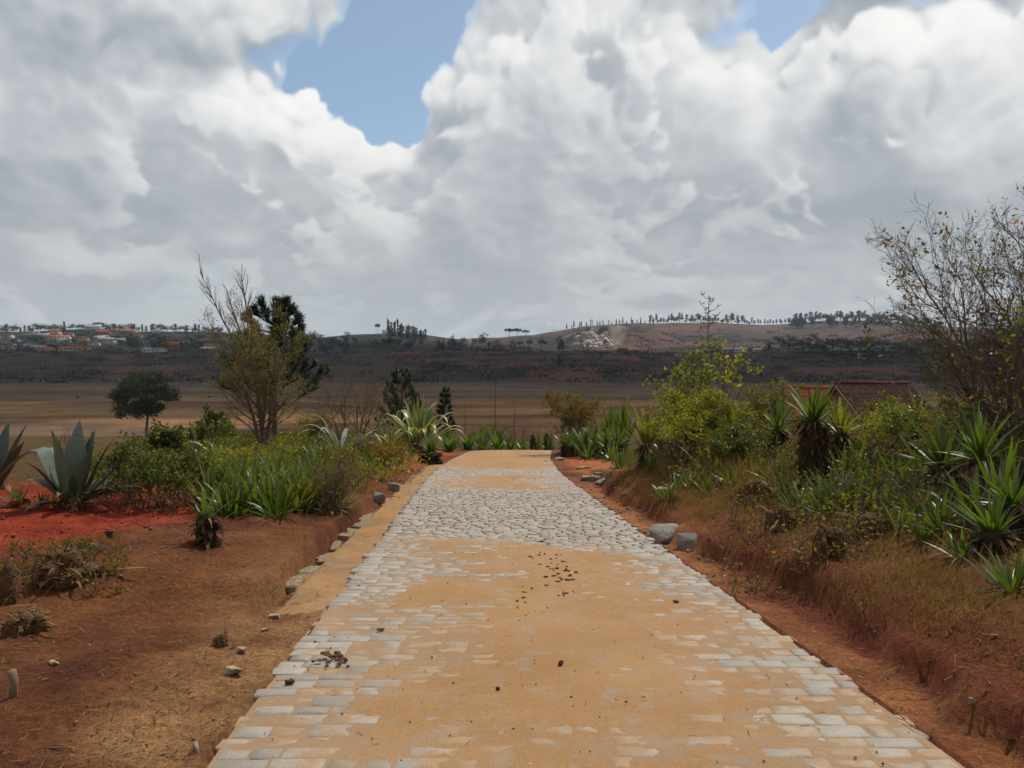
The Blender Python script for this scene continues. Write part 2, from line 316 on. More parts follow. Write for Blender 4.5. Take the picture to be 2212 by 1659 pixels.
def ground_colour(x, y, z, rock, px):
    s = x-xc(y); n1 = fbm(x, y, .55, 21, 4); n2 = fbm(x, y, 2.4, 22, 3); n3 = fbm(x, y, .13, 23, 3)
    C = lambda *a: np.array(alb(*a))
    mix = lambda a, b, t: a+(b-a)*np.clip(t, 0, 1)[..., None]
    col = mix(C(100, 55, 34), C(136, 84, 50), .5+n1*1.1+.5*n2); col = mix(col, C(122, 62, 40), sstep(.05, .5, n3+.3*n1)*.6)                              # brown litter-strewn earth
    col = mix(col, C(178, 132, 88), sstep(-2.8, -1.9, s+.35*n1)*(1-sstep(6.5, 9.5, y))*(.85+n2*.6)*(s < 0))   # sand washed off the road
    verge = bump(s, -2.7, .5)*sstep(17, 20, y)+sstep(2.0, 2.5, s)*(1-sstep(5, 6.5, s))*sstep(18.5, 21.5, y)
    col = mix(col, C(178, 104, 62), verge*(.8+.4*n2)*(1-sstep(33, 37, y)))
    red = sstep(.12, .5, bump(x, -7.6, 4.1)*bump(y, 10.2, 3.2)+.16*n1)*sstep(-3.9, -4.6, s+.25*n1)
    col = mix(col, mix(C(140, 44, 27), C(166, 66, 38), .5+n2), red)
    r2 = sstep(.35, .7, bump(s, -3.3, .8)*bump(y, 17.2, 2.)+.1*n1)+sstep(.35, .7, bump(s, 2.75, .5)*bump(y, 19.5, 2.2)+.15*n2)
    col = mix(col, C(150, 58, 36), r2)
    cutf = bump(s, 2.33, .17)*sstep(2, 4, y)*(1-sstep(18, 21, y)); col = mix(col, C(120, 60, 40), cutf*(.5+.8*n2))
    dt = sstep(1.75, 1.9, s)*(1-sstep(2.2, 2.35, s))*(1-sstep(18, 21, y)); col = mix(col, C(172, 112, 70), dt*(.7+.5*n2))
    dryb = sstep(2.5, 3.2, s)*(1-sstep(19, 22, y)); col = mix(col, mix(C(142, 104, 60), C(120, 76, 46), .5+1.2*n1), dryb*.9)
    grs = sstep(-4.5, -7, s)*sstep(13.5, 16, y)+sstep(34, 40, y)+sstep(6, 8, s)*sstep(8, 12, y); col = mix(col, mix(C(92, 78, 40), C(84, 60, 36), .5+n1), grs*.9)
    # valley fields
    vf = sstep(60, 80, y); f1 = fbm(x*.5, y, .022, 31, 3); f2 = fbm(x, y, .2, 32, 3); ang = fbm(x*.35, y, .035, 33, 2)
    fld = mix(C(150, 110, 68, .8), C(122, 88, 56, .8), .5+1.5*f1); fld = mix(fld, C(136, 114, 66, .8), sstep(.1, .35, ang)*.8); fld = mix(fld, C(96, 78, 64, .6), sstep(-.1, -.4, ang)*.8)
    fld = fld*(1+.25*f2[..., None])
    fld = mix(fld, C(138, 88, 60, .62), bump(y, 118, 22)*bump(px, 1110, 170)*.8)
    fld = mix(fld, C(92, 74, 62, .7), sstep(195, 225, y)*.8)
    for d0, sl in ((128, .06), (147, -.05), (171, .03), (205, .08), (238, -.07), (275, .04)):
        fld = mix(fld, C(78, 62, 44, .55), .45*bump(y+sl*x+2.5*fbm(x, y, .02, 60+d0, 2), d0-1.2, d0*.008))
    pth = bump(y-(186-.9*(x+42)), 0, 2.2)*sstep(-62, -52, x)*(1-sstep(-30, -22, x)); fld = mix(fld, C(176, 134, 80, .62), pth)
    col = mix(col, fld, vf)
    # far slopes: dark scrub, bare red earth in bands, brown grass on the hills; cloud shade is also put into these dark colours
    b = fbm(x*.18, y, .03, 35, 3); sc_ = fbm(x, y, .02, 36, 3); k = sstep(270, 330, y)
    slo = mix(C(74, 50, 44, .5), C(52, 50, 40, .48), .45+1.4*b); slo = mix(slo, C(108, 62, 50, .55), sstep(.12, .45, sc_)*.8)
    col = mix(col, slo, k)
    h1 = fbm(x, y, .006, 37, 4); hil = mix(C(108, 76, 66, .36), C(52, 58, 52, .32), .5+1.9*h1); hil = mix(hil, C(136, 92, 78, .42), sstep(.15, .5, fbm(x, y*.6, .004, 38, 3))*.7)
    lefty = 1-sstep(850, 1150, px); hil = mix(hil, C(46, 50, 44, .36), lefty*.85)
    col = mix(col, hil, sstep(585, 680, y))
    col = mix(col, np.array((.20, .17, .145)), rock*(.4+1.3*fbm(x, y, .05, 39, 3)))
    return np.clip(col, .004, .9)

def ground_material():
    m, nt, p, out = new_mat('earth'); co = objco(nt); a = attr(nt, 'col').outputs['Color']
    n1 = nnoise(nt, co, 2.2, 5., .62); n2 = nnoise(nt, co, 20., 6., .72); n3 = nnoise(nt, co, 85., 4., .7); nf = nnoise(nt, co, .06, 6., .65)
    k = (n1.ramp(.25, .75, .72, 1.28, False)*n2.ramp(.3, .7, .5, 1.5, False)*n3.ramp(.3, .7, .5, 1.5, False)*nf.ramp(.3, .7, .7, 1.3, False))
    kk = nt.nodes.new('ShaderNodeCombineXYZ')
    for i in range(3): nt.links.new(k.s, kk.inputs[i])
    c = nmix(nt, 1., a, kk.outputs[0], 'MULTIPLY')
    c = nmix(nt, nnoise(nt, co, 48., 4., .75, 1.2).ramp(.6, .7, 0., .6), c, alb(176, 134, 88))       # bits of straw and pale grit
    nt.links.new(c.s, p.inputs['Base Color']); p.inputs['Roughness'].default_value = .95; p.inputs['Specular IOR Level'].default_value = .12
    nbump(nt, p, n2*.7+n3*.35+n1*.8, 1., .06)
    return m

def build_ground():
    rows = [-9.]
    while rows[-1] < 5200: y = rows[-1]; rows.append(y+max(.045, .0088*(abs(y)+2.2)))
    y = np.array(rows); q = np.linspace(-1, 1, 520); t = 1.75*np.sinh(3.1*q)/math.sinh(3.1)+.02
    T, Y = np.meshgrid(t, y); X = T*(Y+15)-.04*np.minimum(Y, 30)*bump(T, 0, .4)
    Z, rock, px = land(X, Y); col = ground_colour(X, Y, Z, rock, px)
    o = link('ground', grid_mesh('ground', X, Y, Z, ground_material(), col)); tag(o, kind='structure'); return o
build_ground()

# ------------------------------------------------------------------ the paved road: stones in courses under drifted sand
STONE = simple('grey_granite', alb(176, 178, 178), alb(150, 152, 152), 14., .72, .5, .35, 5., alb(196, 190, 178), 90.)
def stone_material():
    m, nt, p, out = new_mat('dusty_granite'); co = objco(nt); geo = nt.nodes.new('ShaderNodeNewGeometry'); w = geo.outputs['Position']; oi = nt.nodes.new('ShaderNodeObjectInfo'); r = N(nt, oi.outputs['Random'])
    k = (N(nt, attr(nt, 'tint').outputs['Fac'])+r).f('FRACT'); c = nmix(nt, (nnoise(nt, w, 9., 4., .6)*.6+k*.45).ramp(.25, .75), alb(138, 134, 126), alb(174, 168, 156))
    c = nmix(nt, nnoise(nt, w, 260., 2.).ramp(.55, .7, 0., .6), c, alb(205, 202, 196)); c = nmix(nt, nnoise(nt, w, 190., 2.).ramp(.6, .7, 0., .5), c, alb(112, 112, 112))
    dust = nt.nodes.new('ShaderNodeSeparateColor'); nt.links.new(oi.outputs['Color'], dust.inputs[0]); c = nmix(nt, (nnoise(nt, w, 5.5, 6., .76)+(N(nt, dust.outputs[0])-.5)*.22).ramp(.47, .64, 0., .85), c, alb(170, 132, 90)); c = nmix(nt, nnoise(nt, w, 70., 4., .75).ramp(.5, .62, 0., .55), c, alb(182, 140, 96))            # sand dust lying on the tops
    nt.links.new(c.s, p.inputs['Base Color']); p.inputs['Roughness'].default_value = .62; p.inputs['Specular IOR Level'].default_value = .35
    nbump(nt, p, nnoise(nt, w, 60., 5., .65), .5, .01); return m
def sand_material(name, c0, c1):
    m, nt, p, out = new_mat(name); co = objco(nt)
    c = nmix(nt, nnoise(nt, co, 1.1, 5., .6).ramp(.3, .7), c0, c1)
    c = nmix(nt, nnoise(nt, co, 300., 2., .7).ramp(.5, .75, 0., .55), c, tuple(v*1.5 for v in c1)); c = nmix(nt, nnoise(nt, co, 170., 3., .7).ramp(.56, .72, 0., .7), c, tuple(v*.42 for v in c0))
    c = nmix(nt, nnoise(nt, co, 75., 4., .75).ramp(.57, .68, 0., .75), c, alb(122, 86, 56)); c = nmix(nt, nnoise(nt, co, 95., 3., .7).ramp(.6, .7, 0., .6), c, alb(222, 190, 146)); c = nmix(nt, nnoise(nt, co, 22., 5., .75).ramp(.58, .70, 0., .4), c, alb(140, 98, 62)); c = nmix(nt, nnoise(nt, co, 5., 6., .72).ramp(.5, .68, 0., .6), c, alb(166, 156, 140))
    if name == 'pale_sand':                                       # a film of sand lets the stone show through
        c = nmix(nt, (N(nt, attr(nt, 'col').outputs['Fac'])*.9+(nnoise(nt, co, 30., 5., .7)-.5)*1.1).ramp(.3, .9, 0., .38), c, alb(160, 146, 126))
    nt.links.new(c.s, p.inputs['Base Color']); p.inputs['Roughness'].default_value = .9; p.inputs['Specular IOR Level'].default_value = .15
    nbump(nt, p, nnoise(nt, co, 240., 3., .7)+nnoise(nt, co, 38., 3.)*1.6, .55, .012); return m
SAND = sand_material('pale_sand', alb(168, 127, 84), alb(182, 142, 100)); DUSTY = stone_material()
def sand_level(s, y, x):
    """how high the sand lies against the tops of the stones (m)"""
    e = np.abs(s)/HW
    lv = .0046-.0048*sstep(.45, .95, e)                                           # thin towards both edges
    lv = lv-.024*sstep(9.4, 11.0, y+.5*s)*(1-sstep(16.2, 17.3, y+.2*s))           # the bare stretch
    lv = lv-.008*sstep(20.4, 21., y)*(1-sstep(22.4, 23.2, y))+.006*sstep(23.5, 25, y)-.0022*sstep(7., 9., y)
    lv = lv-.0036*sstep(.10, .55, -s/HW)*(1-sstep(8, 10, y))-.0030*sstep(.3, .8, s/HW)*(1-sstep(5.5, 8, y))+.003*bump(s/HW, .12, .3)
    return lv+.0046*fbm(x, y, .7, 51, 3)+.0034*fbm(x*.5, y, 3.6, 52, 3)+.0014*fbm(x, y, 17., 54, 2)
def build_road():
    ys = [-4.]
    while ys[-1] < 36.8: ys.append(ys[-1]+max(.020, .0040*(abs(ys[-1])+1)))
    yy = np.array(ys); ss = np.linspace(-HW, HW, 190); S, Y = np.meshgrid(ss, yy)
    S = S*(1+.012*fbm(S*0, Y, .6, 53, 2)); X = xc(Y)+S; crown = -.010*(S/HW)**2
    Z = road_z(Y)+crown+np.clip(sand_level(S, Y, X), -.03, .03)
    thin = 1-sstep(.000, .0055, sand_level(S, Y, X)); road = link('road', grid_mesh('road', X, Y, Z, SAND, np.repeat(thin[..., None], 3, 2))); tag(road, kind='structure')
    rng = random.Random(7); var = []
    def stone_mesh(k):                                                            # chipped block, unit footprint
        r = random.Random(100+k); mb = MB(); n = 8; c = .05; j = lambda: r.uniform(-.035, .035)
        pts = [(x+j(), y+j()*1.6) for x, y in ((.5, -.5+2*c), (.5, .5-2*c), (.5-c, .5), (-.5+c, .5), (-.5, .5-2*c), (-.5, -.5+2*c), (-.5+c, -.5), (.5-c, -.5))]
        v = [(x, y, -1.) for x, y in pts]+[(x, y, -.08*r.uniform(.3, 1.6)) for x, y in pts]+[(x*.94, y*.91, r.uniform(-.03, .02)) for x, y in pts]+[(0, 0, r.uniform(-.01, .035))]
        f = [(i, (i+1) % n, n+(i+1) % n, n+i) for i in range(n)]+[(n+i, n+(i+1) % n, 2*n+(i+1) % n, 2*n+i) for i in range(n)]+[(2*n+i, 2*n+(i+1) % n, 3*n) for i in range(n)]
        mb.add(v, f); return mb.mesh('paving_stone', DUSTY)
    var = [stone_mesh(k) for k in range(14)]
    cand = []; y = -2.
    while y < 36.2:
        pitch = rng.uniform(.11, .165); s = -HW-.03+rng.uniform(-.04, .06)
        while s < HW-.05:
            w = rng.uniform(.13, .29)
            if s+w > HW+.05: w = max(.12, HW+rng.uniform(-.03, .06)-s)
            cand.append((s+w/2, y+pitch/2, w-rng.uniform(.006, .02)*(1+2.*(9.5 < y < 17)*rng.random()), pitch-rng.uniform(.005, .016)*(1+2.2*(9.5 < y < 17)*rng.random()), rng.uniform(-.0035, .0035), rng.uniform(-.05, .05), rng.uniform(-.008, .008), rng.uniform(-.006, .006))); s += w
        y += pitch
    A = np.array(cand); ex = A[:, 4]-sand_level(A[:, 0], A[:, 1], xc(A[:, 1])+A[:, 0])           # proud of the sand
    score = np.where((A[:, 1] > 2.9) & (ex > -.003), 1/np.maximum(A[:, 1], .1)**2, 0); keep = set(np.argsort(-score)[:300].tolist())
    rest = MB(); VV = [np.array([v.co for v in m.vertices], np.float32) for m in var]; FF = [[tuple(p.vertices) for p in m.polygons] for m in var]
    for i, (s, y, w, d, dz, rz, tx, ty) in enumerate(cand):
        x = float(xc(y))+s; z = float(road_z(np.array(y)))-.010*(s/HW)**2+dz; k = i % 14
        M = Matrix.Translation((x, y, z)) @ Euler((tx-SL, ty, rz)).to_matrix().to_4x4() @ Matrix.Diagonal((w, d, .11, 1))
        if i in keep:
            o = link('paving_stone', var[k], road); o.matrix_local = M; u = min(1, max(0, 1-ex[i]/.007)); o.color = (u, u, u, 1)
        elif y > 0 and ex[i] > -.012:
            v = VV[k]; Mn = np.array(M, np.float32); rest.add(v @ Mn[:3, :3].T+Mn[:3, 3], FF[k], rng.random())
    rs_ = rest.obj('paving_stones_beyond', DUSTY, road); rs_.color = (.35, .35, .35, 1); tag(rs_, kind='stuff')
    return road
build_road()
def build_shoulder():
    yy = np.concatenate([np.arange(3.6, 26, .05)]); ss = np.linspace(-2.26, -HW-.02, 16); S, Y = np.meshgrid(ss, yy)
    S = np.where(S < -2.1, S+.05*fbm(S*0, Y, 1.2, 71, 3), S); X = xc(Y)+S
    Z = road_z(Y)-.035-.02*(S < -2.2)+.012*fbm(X, Y, 1.6, 72, 3)+.006*fbm(X*.4, Y, 7., 73, 2)-.075*(1-sstep(3.6, 8.2, Y))*sstep(-1.9, -2.2, S)-.03*(1-sstep(3.6, 6., Y))
    Z[:, 0] -= .14
    m = sand_material('gritty_sand', alb(150, 112, 72), alb(178, 136, 90))
    sh = link('road_shoulder', grid_mesh('road_shoulder', X, Y, Z, m)); tag(sh, kind='structure')
    EDGEM = simple('sandy_edge_stone', alb(166, 146, 116), alb(134, 112, 86), 9., .85, .6, .2, 5., alb(186, 176, 158), 6.)
    rng = random.Random(17); y = 7.0; vs_ = []
    for k in range(6):
        r = random.Random(200+k); bm = bmesh.new()
        for _ in range(22): bm.verts.new(tuple(.5*math.copysign(abs(q)**.35, q) for q in (r.uniform(-1, 1), r.uniform(-1, 1), r.uniform(-1, 1))))
        bmesh.ops.convex_hull(bm, input=bm.verts); bmesh.ops.delete(bm, geom=[v for v in bm.verts if not v.link_faces], context='VERTS')
        me = bpy.data.meshes.new('edge_stone'); bm.to_mesh(me); bm.free(); me.materials.append(EDGEM); vs_.append(me)
    while y < 25:
        d = rng.uniform(.16, .34)
        if rng.random() < .62:
            s = -2.24+rng.uniform(-.06, .04)+.05*float(fbm(np.array(0.), np.array(y), 1.2, 71, 3)); x = float(xc(y))+s
            o = link('edge_stone', rng.choice(vs_), sh, (x, y+d/2, float(road_z(np.array(y)))-.102+rng.uniform(-.016, .010)))
            o.scale = (rng.uniform(.12, .26), d*1.02, rng.uniform(.10, .13)); o.rotation_euler = (rng.uniform(-.1, .1), rng.uniform(-.1, .1), rng.uniform(-.3, .3))
        y += d+rng.uniform(0, .1)
build_shoulder()

def build_quarry():
    us = np.linspace(1218, 1358, 120); vs2 = np.linspace(0, 1, 46); U, V = np.meshgrid(us, vs2)
    n = fbm(U*.05, V*3, 1., 151, 4); n2 = fbm(U*.12+V*2, V*5, 1., 152, 4); Hh = np.interp(U, [1218, 1230, 1248, 1275, 1290, 1312, 1338, 1358], [2, 17, 27, 31, 25, 28, 17, 1])+2.*fbm(U*.08, V*0, 1., 153, 3)
    led = V+.05*np.sin(V*22+n*4); Y = 930+46*led+5*n+1.2*n2+.006*(U-1288)**2; X = (U-CX)/F*Y; Z = -1.5+np.maximum(Hh, .5)*V+.3*n2
    m, nt, p, out = new_mat('quarry_rock'); co = objco(nt); mp = nt.nodes.new('ShaderNodeMapping'); mp.inputs['Scale'].default_value = (1.6, .6, .45); mp.inputs['Rotation'].default_value = (0, .6, 0); nt.links.new(co, mp.inputs[0])
    a = nnoise(nt, mp.outputs[0], .16, 6., .72, .6); c = nmix(nt, a.ramp(.36, .56), alb(100, 86, 74, .55), alb(206, 196, 182, .62)); c = nmix(nt, nnoise(nt, co, .045, 4., .6).ramp(.5, .66, 0., .8), c, alb(132, 128, 122, .6)); c = nmix(nt, nnoise(nt, co, .3, 4., .7).ramp(.55, .7, 0., .8), c, alb(74, 66, 54, .6))
    nt.links.new(c.s, p.inputs['Base Color']); nbump(nt, p, a, .8, 2.)
    tag(link('quarry_face', grid_mesh('quarry_face', X, Y, Z, m)), kind='structure')
build_quarry()

# ------------------------------------------------------------------ plant building blocks
G_SISAL = leafmat('sword_leaf_green', alb(60, 80, 28), alb(106, 126, 46), alb(176, 146, 84), .38, .38, .25, .5)
G_YEL = leafmat('sword_leaf_yellowish', alb(90, 96, 30), alb(138, 136, 48), alb(186, 152, 80), .40, .42, .2, .4)
G_BLUE = leafmat('agave_leaf_bluegrey', alb(64, 76, 66), alb(108, 120, 106), alb(150, 130, 104), .10, .45, .1, .45)
G_VAR = leafmat('agave_leaf_banded', alb(86, 104, 66), alb(132, 144, 92), alb(190, 180, 110), .18, .42, .1, .45)
G_EDGE = leafmat('agave_leaf_margin', alb(176, 170, 92), alb(200, 192, 116), alb(206, 190, 130), .25, .5)
G_DEAD = leafmat('dead_leaf', alb(112, 88, 58), alb(150, 122, 80), alb(176, 150, 106), .15, .8, 0., .15)
G_DARK = leafmat('dead_skirt', alb(54, 40, 28), alb(86, 64, 42), alb(120, 96, 64), .1, .9, 0., .1)
G_GREY = leafmat('withered_grey_leaf', alb(128, 126, 122), alb(176, 172, 164), alb(186, 170, 120), .1, .8, 0., .15)
G_BUSH = leafmat('bush_leaf_green', alb(68, 84, 30), alb(124, 136, 46), alb(176, 110, 40), .5, .5, .05)
G_LIME = leafmat('bush_leaf_lime', alb(100, 110, 32), alb(158, 160, 48), alb(190, 150, 40), .52, .5, .05)
G_OLIVE = leafmat('bush_leaf_olive', alb(104, 98, 38), alb(148, 138, 52), alb(150, 110, 50), .48, .6, .1)
G_OCHRE = leafmat('bush_leaf_ochre', alb(110, 92, 36), alb(146, 126, 48), alb(170, 120, 46), .48, .6, .1)
G_PINE = leafmat('pine_needle', alb(38, 58, 38), alb(66, 90, 54), alb(90, 90, 50), .2, .55, 0., .3)
G_FAR = leafmat('far_foliage', alb(36, 46, 34), alb(54, 62, 42), alb(70, 70, 46), .15, .8, 0., .1)
G_FARP = leafmat('far_pine_foliage', alb(40, 52, 42), alb(54, 66, 50), alb(70, 74, 56), .1, .8, 0., .1)
BARK = simple('brown_bark', alb(92, 72, 54), alb(120, 98, 74), 20., .9, .5)
TWIG = simple('grey_brown_twig', alb(102, 82, 66), alb(134, 112, 90), 14., .9)
TWIGP = simple('purple_brown_twig', alb(96, 76, 66), alb(124, 100, 84), 10., .9)
DRYW = simple('dry_pale_wood', alb(150, 130, 100), alb(116, 96, 72), 18., .9)
TRUNKD = simple('dark_fibrous_trunk', alb(52, 40, 30), alb(80, 62, 44), 26., .95, .8)

def leaf_mesh(name, mat, width, bend, chan, seg=7, tipw=.0, belly=.35, droop=0., edge=None, ew=.14, thick=.0, tint=.5, seed=0, brown=1.):
    """sword leaf of unit length growing along +Z and bending towards +X; chan = depth of its channel"""
    r = random.Random(seed); mb = MB(); cols = 5 if edge else 3; pos = np.zeros(3); ang = 0.; P = []; A = []
    for i in range(seg+1):
        P.append(pos.copy()); A.append(ang); ang_n = bend*((i+1)/seg)**1.6+droop*max(0, (i+1)/seg-.55)**1.2
        pos = pos+np.array((math.sin(ang), 0, math.cos(ang)))/seg; ang = ang_n
    V = []; T = []
    tw = r.uniform(-.25, .25)
    for i in range(seg+1):
        t = i/seg; w = width*(((.55+.45*math.sin(math.pi*min(t/belly/2, .5)))) if t < belly else max(0., 1-((t-belly)/(1-belly))**1.7))
        w = max(w, .004); a = A[i]; nx, nz = math.cos(a), -math.sin(a); ch = chan*w*(1-.5*t)
        for k in range(cols):
            u = (-1+2*k/(cols-1)) if cols == 3 else (-1, -1+2*ew, 0, 1-2*ew, 1)[k]
            lift = ch*(1-u*u)
            V.append((P[i][0]+nx*lift, u*w*.5*math.cos(tw*t), P[i][2]+nz*lift+u*w*.5*math.sin(tw*t)*.6)); T.append(1. if t > .97-.10*r.random()*brown else tint+.3*(t-.5)*.5)
    f = [(i*cols+k, i*cols+k+1, (i+1)*cols+k+1, (i+1)*cols+k) for i in range(seg) for k in range(cols-1)]
    mb.add(V, f, T); me = mb.mesh(name, mat, True)
    if edge:
        me.materials.append(edge)
        for p in me.polygons:
            if (p.index % (cols-1)) in (0, cols-2): p.material_index = 1
    return me
def leaf_set(name, mat, width, bends, chan, n=5, **kw): return [leaf_mesh(name, mat, width*(.85+.3*k/(n-1)), bends[0]+(bends[1]-bends[0])*k/(n-1), chan, tint=.3+.4*k/(n-1), seed=k, **kw) for k in range(n)]
LEAF = dict(
    sisal=leaf_set('leaf', G_SISAL, .10, (.05, .55), .22), sisaly=leaf_set('leaf', G_YEL, .10, (.05, .5), .22),
    sword=leaf_set('leaf', G_SISAL, .075, (.05, .45), .25), fine=leaf_set('leaf', G_SISAL, .05, (.1, .6), .2, 4, seg=4),
    blue=leaf_set('leaf', G_BLUE, .20, (.1, 1.1), .34, seg=11, belly=.45, droop=.5), var=leaf_set('leaf', G_VAR, .105, (.2, 1.5), .2, seg=11, droop=4.2, edge=G_EDGE, ew=.15, belly=.4),
    varup=leaf_set('leaf', G_VAR, .10, (.02, .3), .25, seg=8, edge=G_EDGE, ew=.12, belly=.4),
    dead=leaf_set('dead_leaf', G_DEAD, .09, (.6, 1.6), .1), grey=leaf_set('leaf', G_GREY, .09, (.5, 1.8), .15, seg=9, droop=2.5))
def put_leaf(me, parent, z, az, tilt, L, w=1., name=None, off=.02):
    o = link(name or me.name.split('.')[0], me, parent)
    o.matrix_local = Matrix.Translation((math.cos(az)*off, math.sin(az)*off, z)) @ Matrix.Rotation(az, 4, 'Z') @ Matrix.Rotation(tilt, 4, 'Y') @ Matrix.Diagonal((L, L*w, L, 1))
    return o
def rosette(name, label, p, L, n=30, kind='sisal', tilt=(.1, 1.35), trunk=0., tr=.10, group=None, seed=0, cat='plant', dead=6, power=1., w=1., lean=(0, 0)):
    r = random.Random(seed+int(p.x*97)+int(p.y*31)); root = empty(name, p, 0); tag(root, label, cat, group); root.rotation_euler = (lean[0], lean[1], 0)
    if trunk > 0:
        mb = MB(); k = 7; mb.tube([(r.uniform(-.02, .02), r.uniform(-.02, .02), -.1+(trunk+.1)*i/k) for i in range(k+1)], [tr*(1.1-.2*i/k)*r.uniform(.85, 1.1) for i in range(k+1)], 9, .4, True)
        mb.obj('trunk', TRUNKD, root, smooth=True)
        sk = MB()
        for i in range(int(60+180*trunk)):                                       # dry leaf bases hanging round the trunk
            z = r.uniform(.05, 1)*trunk; a = r.uniform(0, 6.28); l = r.uniform(.10, .30)*min(1, trunk*2); c, s = math.cos(a), math.sin(a); b = np.array((c*tr*.9, s*tr*.9, z)); o = np.array((c, s, 0)); t = np.array((-s, c, 0))*r.uniform(.012, .028)
            e = b+o*l*r.uniform(.35, .8)+np.array((0, 0, -l*r.uniform(.2, .9))); mid = (b+e)/2+o*l*.15
            sk.add([b-t, b+t, mid+t, mid-t, e], [(0, 1, 2, 3), (3, 2, 4)], r.random())
        sk.obj('dead_leaf_skirt', G_DARK, root)
    for i in range(n):
        f = ((i+.5)/n)**power; az = i*2.39996+r.uniform(-.25, .25); t = tilt[0]+(tilt[1]-tilt[0])*f+r.uniform(-.2, .2)
        l = L*(.72+.28*math.sin(math.pi*min(1, .25+f*.75)))*r.uniform(.62, 1.12)
        put_leaf(r.choice(LEAF[kind]), root, max(trunk, 0)-.02-.04*f*L, az, t, l, w, off=.015+.03*f)
    for i in range(dead): put_leaf(r.choice(LEAF['dead']), root, max(trunk-.03, 0), r.uniform(0, 6.28), r.uniform(1.3, 1.9) if trunk else r.uniform(1.2, 1.5), L*r.uniform(.5, .85), .8, 'dead_leaf')
    return root

def grow(r, p, d, L, R, lev, P, out, tips):
    """one branch and, recursively, what grows on it; out gets (points, radii, level), tips gets (point, direction, level)"""
    n = P['seg'][lev]; pts = [np.array(p, float)]; d = np.array(d, float); d /= np.linalg.norm(d); dirs = [d]
    for i in range(n):
        d = d+np.array([r.gauss(0, 1) for _ in range(3)])*P['wob'][lev]+np.array((0, 0, P['up'][lev])); d /= math.sqrt(float(d @ d))
        pts.append(pts[-1]+d*L/n); dirs.append(d)
    tp = P.get('taper', .35)
    out.append((pts, [R*(1-(1-tp)*i/n) for i in range(n+1)], lev))
    if lev+1 < len(P['seg']):
        nb = P['n'][lev]; nb = r.randint(*nb) if isinstance(nb, tuple) else nb
        for k in range(nb):
            t = P['from'][lev]+(1-P['from'][lev])*(k+r.random())/nb; i = min(int(t*n), n-1); f = t*n-i; q = pts[i]*(1-f)+pts[i+1]*f; dd = dirs[i+1]
            a = r.uniform(0, 6.28); ref = np.array((dd[1], -dd[0], 0.)) if abs(dd[2]) < .9 else np.array((0., dd[2], -dd[1])); ref /= math.sqrt(float(ref @ ref)); o2 = cross(dd, ref)
            an = P['ang'][lev]*r.uniform(.6, 1.25); nd = dd*math.cos(an)+(ref*math.cos(a)+o2*math.sin(a))*math.sin(an)
            grow(r, q, nd, L*P['len'][lev]*r.uniform(.65, 1.2)*(1.15-.5*t), max(R*P['rad'][lev]*(1-.4*t), P.get('rmin', .002)), lev+1, P, out, tips)
    else:
        for k in range(len(pts)-1): tips.append((pts[k+1]*.5+pts[k]*.5, dirs[k+1], k/n))
        tips.append((pts[-1], dirs[-1], 1.))
def wood(out, mat, name, parent, sides=(6, 4, 3, 3, 3)):
    mb = MB()
    for pts, rad, lev in out: mb.tube(pts, rad, sides[lev], .5)
    return mb.obj(name, mat, parent, smooth=True)
def leaves(r, tips, mat, name, parent, per, L, W, spread=.05, droop=.3, keep=1., kind=None, lo=-99, dryf=.03):
    nr = np.random.RandomState(r.randint(0, 10**6)); T = [t for t in tips if t[0][2] > lo and r.random() < keep]
    if not T: return None
    base = np.repeat(np.array([t[0] for t in T]), per, 0); d = np.repeat(np.array([t[1] for t in T]), per, 0); n = len(base)
    base = base+nr.normal(0, spread, (n, 3)); v = d*.5+nr.normal(0, .8, (n, 3)); v[:, 2] -= droop; v /= np.linalg.norm(v, axis=1)[:, None]
    u = cross(v, nr.normal(0, 1, (n, 3))); u /= np.linalg.norm(u, axis=1)[:, None]; nn = np.cross(u, v)
    l = (L*nr.uniform(.6, 1.3, n))[:, None]; w = (W*nr.uniform(.6, 1.2, n))[:, None]
    Q = np.stack([base, base+v*l*.45+u*w*.5+nn*w*.15, base+v*l, base+v*l*.45-u*w*.5+nn*w*.15], 1)
    cl = np.repeat(nr.uniform(-.25, .25, len(T)), per); tt = np.clip(nr.uniform(.2, .7, n)+cl, 0, .85); tt[nr.rand(n) < dryf] = 1.
    mb = MB(); mb.quads(Q, tt); return mb.obj(name, mat, parent)
def shrub(name, label, p, H, W, P, lm, wm, stems=6, per=3, leaf=(.05, .025), cat='bush', seed=1, spread=.04, keep=1., lo=0., group=None, lean=(0, 0), r0=.012, dryf=.03, trunkname='stems', crown='foliage', root_w=.12):
    r = random.Random(seed); root = empty(name, p); tag(root, label, cat, group); out = []; tips = []
    for k in range(stems):
        a = 2*math.pi*(k+r.uniform(-.3, .3))/stems; sp = W/H*r.uniform(.15, .75) if stems > 1 else 0
        grow(r, (math.cos(a)*root_w*W*r.random(), math.sin(a)*root_w*W*r.random(), -.05), (math.cos(a)*sp+lean[0], math.sin(a)*sp+lean[1], 1), H*r.uniform(.62, .95), r0*H*r.uniform(.8, 1.2), 0, P, out, tips)
    wood(out, wm, trunkname, root)
    if lm: leaves(r, tips, lm, crown, root, per, leaf[0], leaf[1], spread, .2, keep, lo=lo, dryf=dryf)
    return root
BUSHP = dict(seg=[5, 4, 3], wob=[.16, .2, .25], up=[.05, .04, .05], n=[(6, 8), (4, 6)], **{'from': [.25, .2]}, ang=[.75, .8], len=[.48, .5], rad=[.55, .55], rmin=.0025)
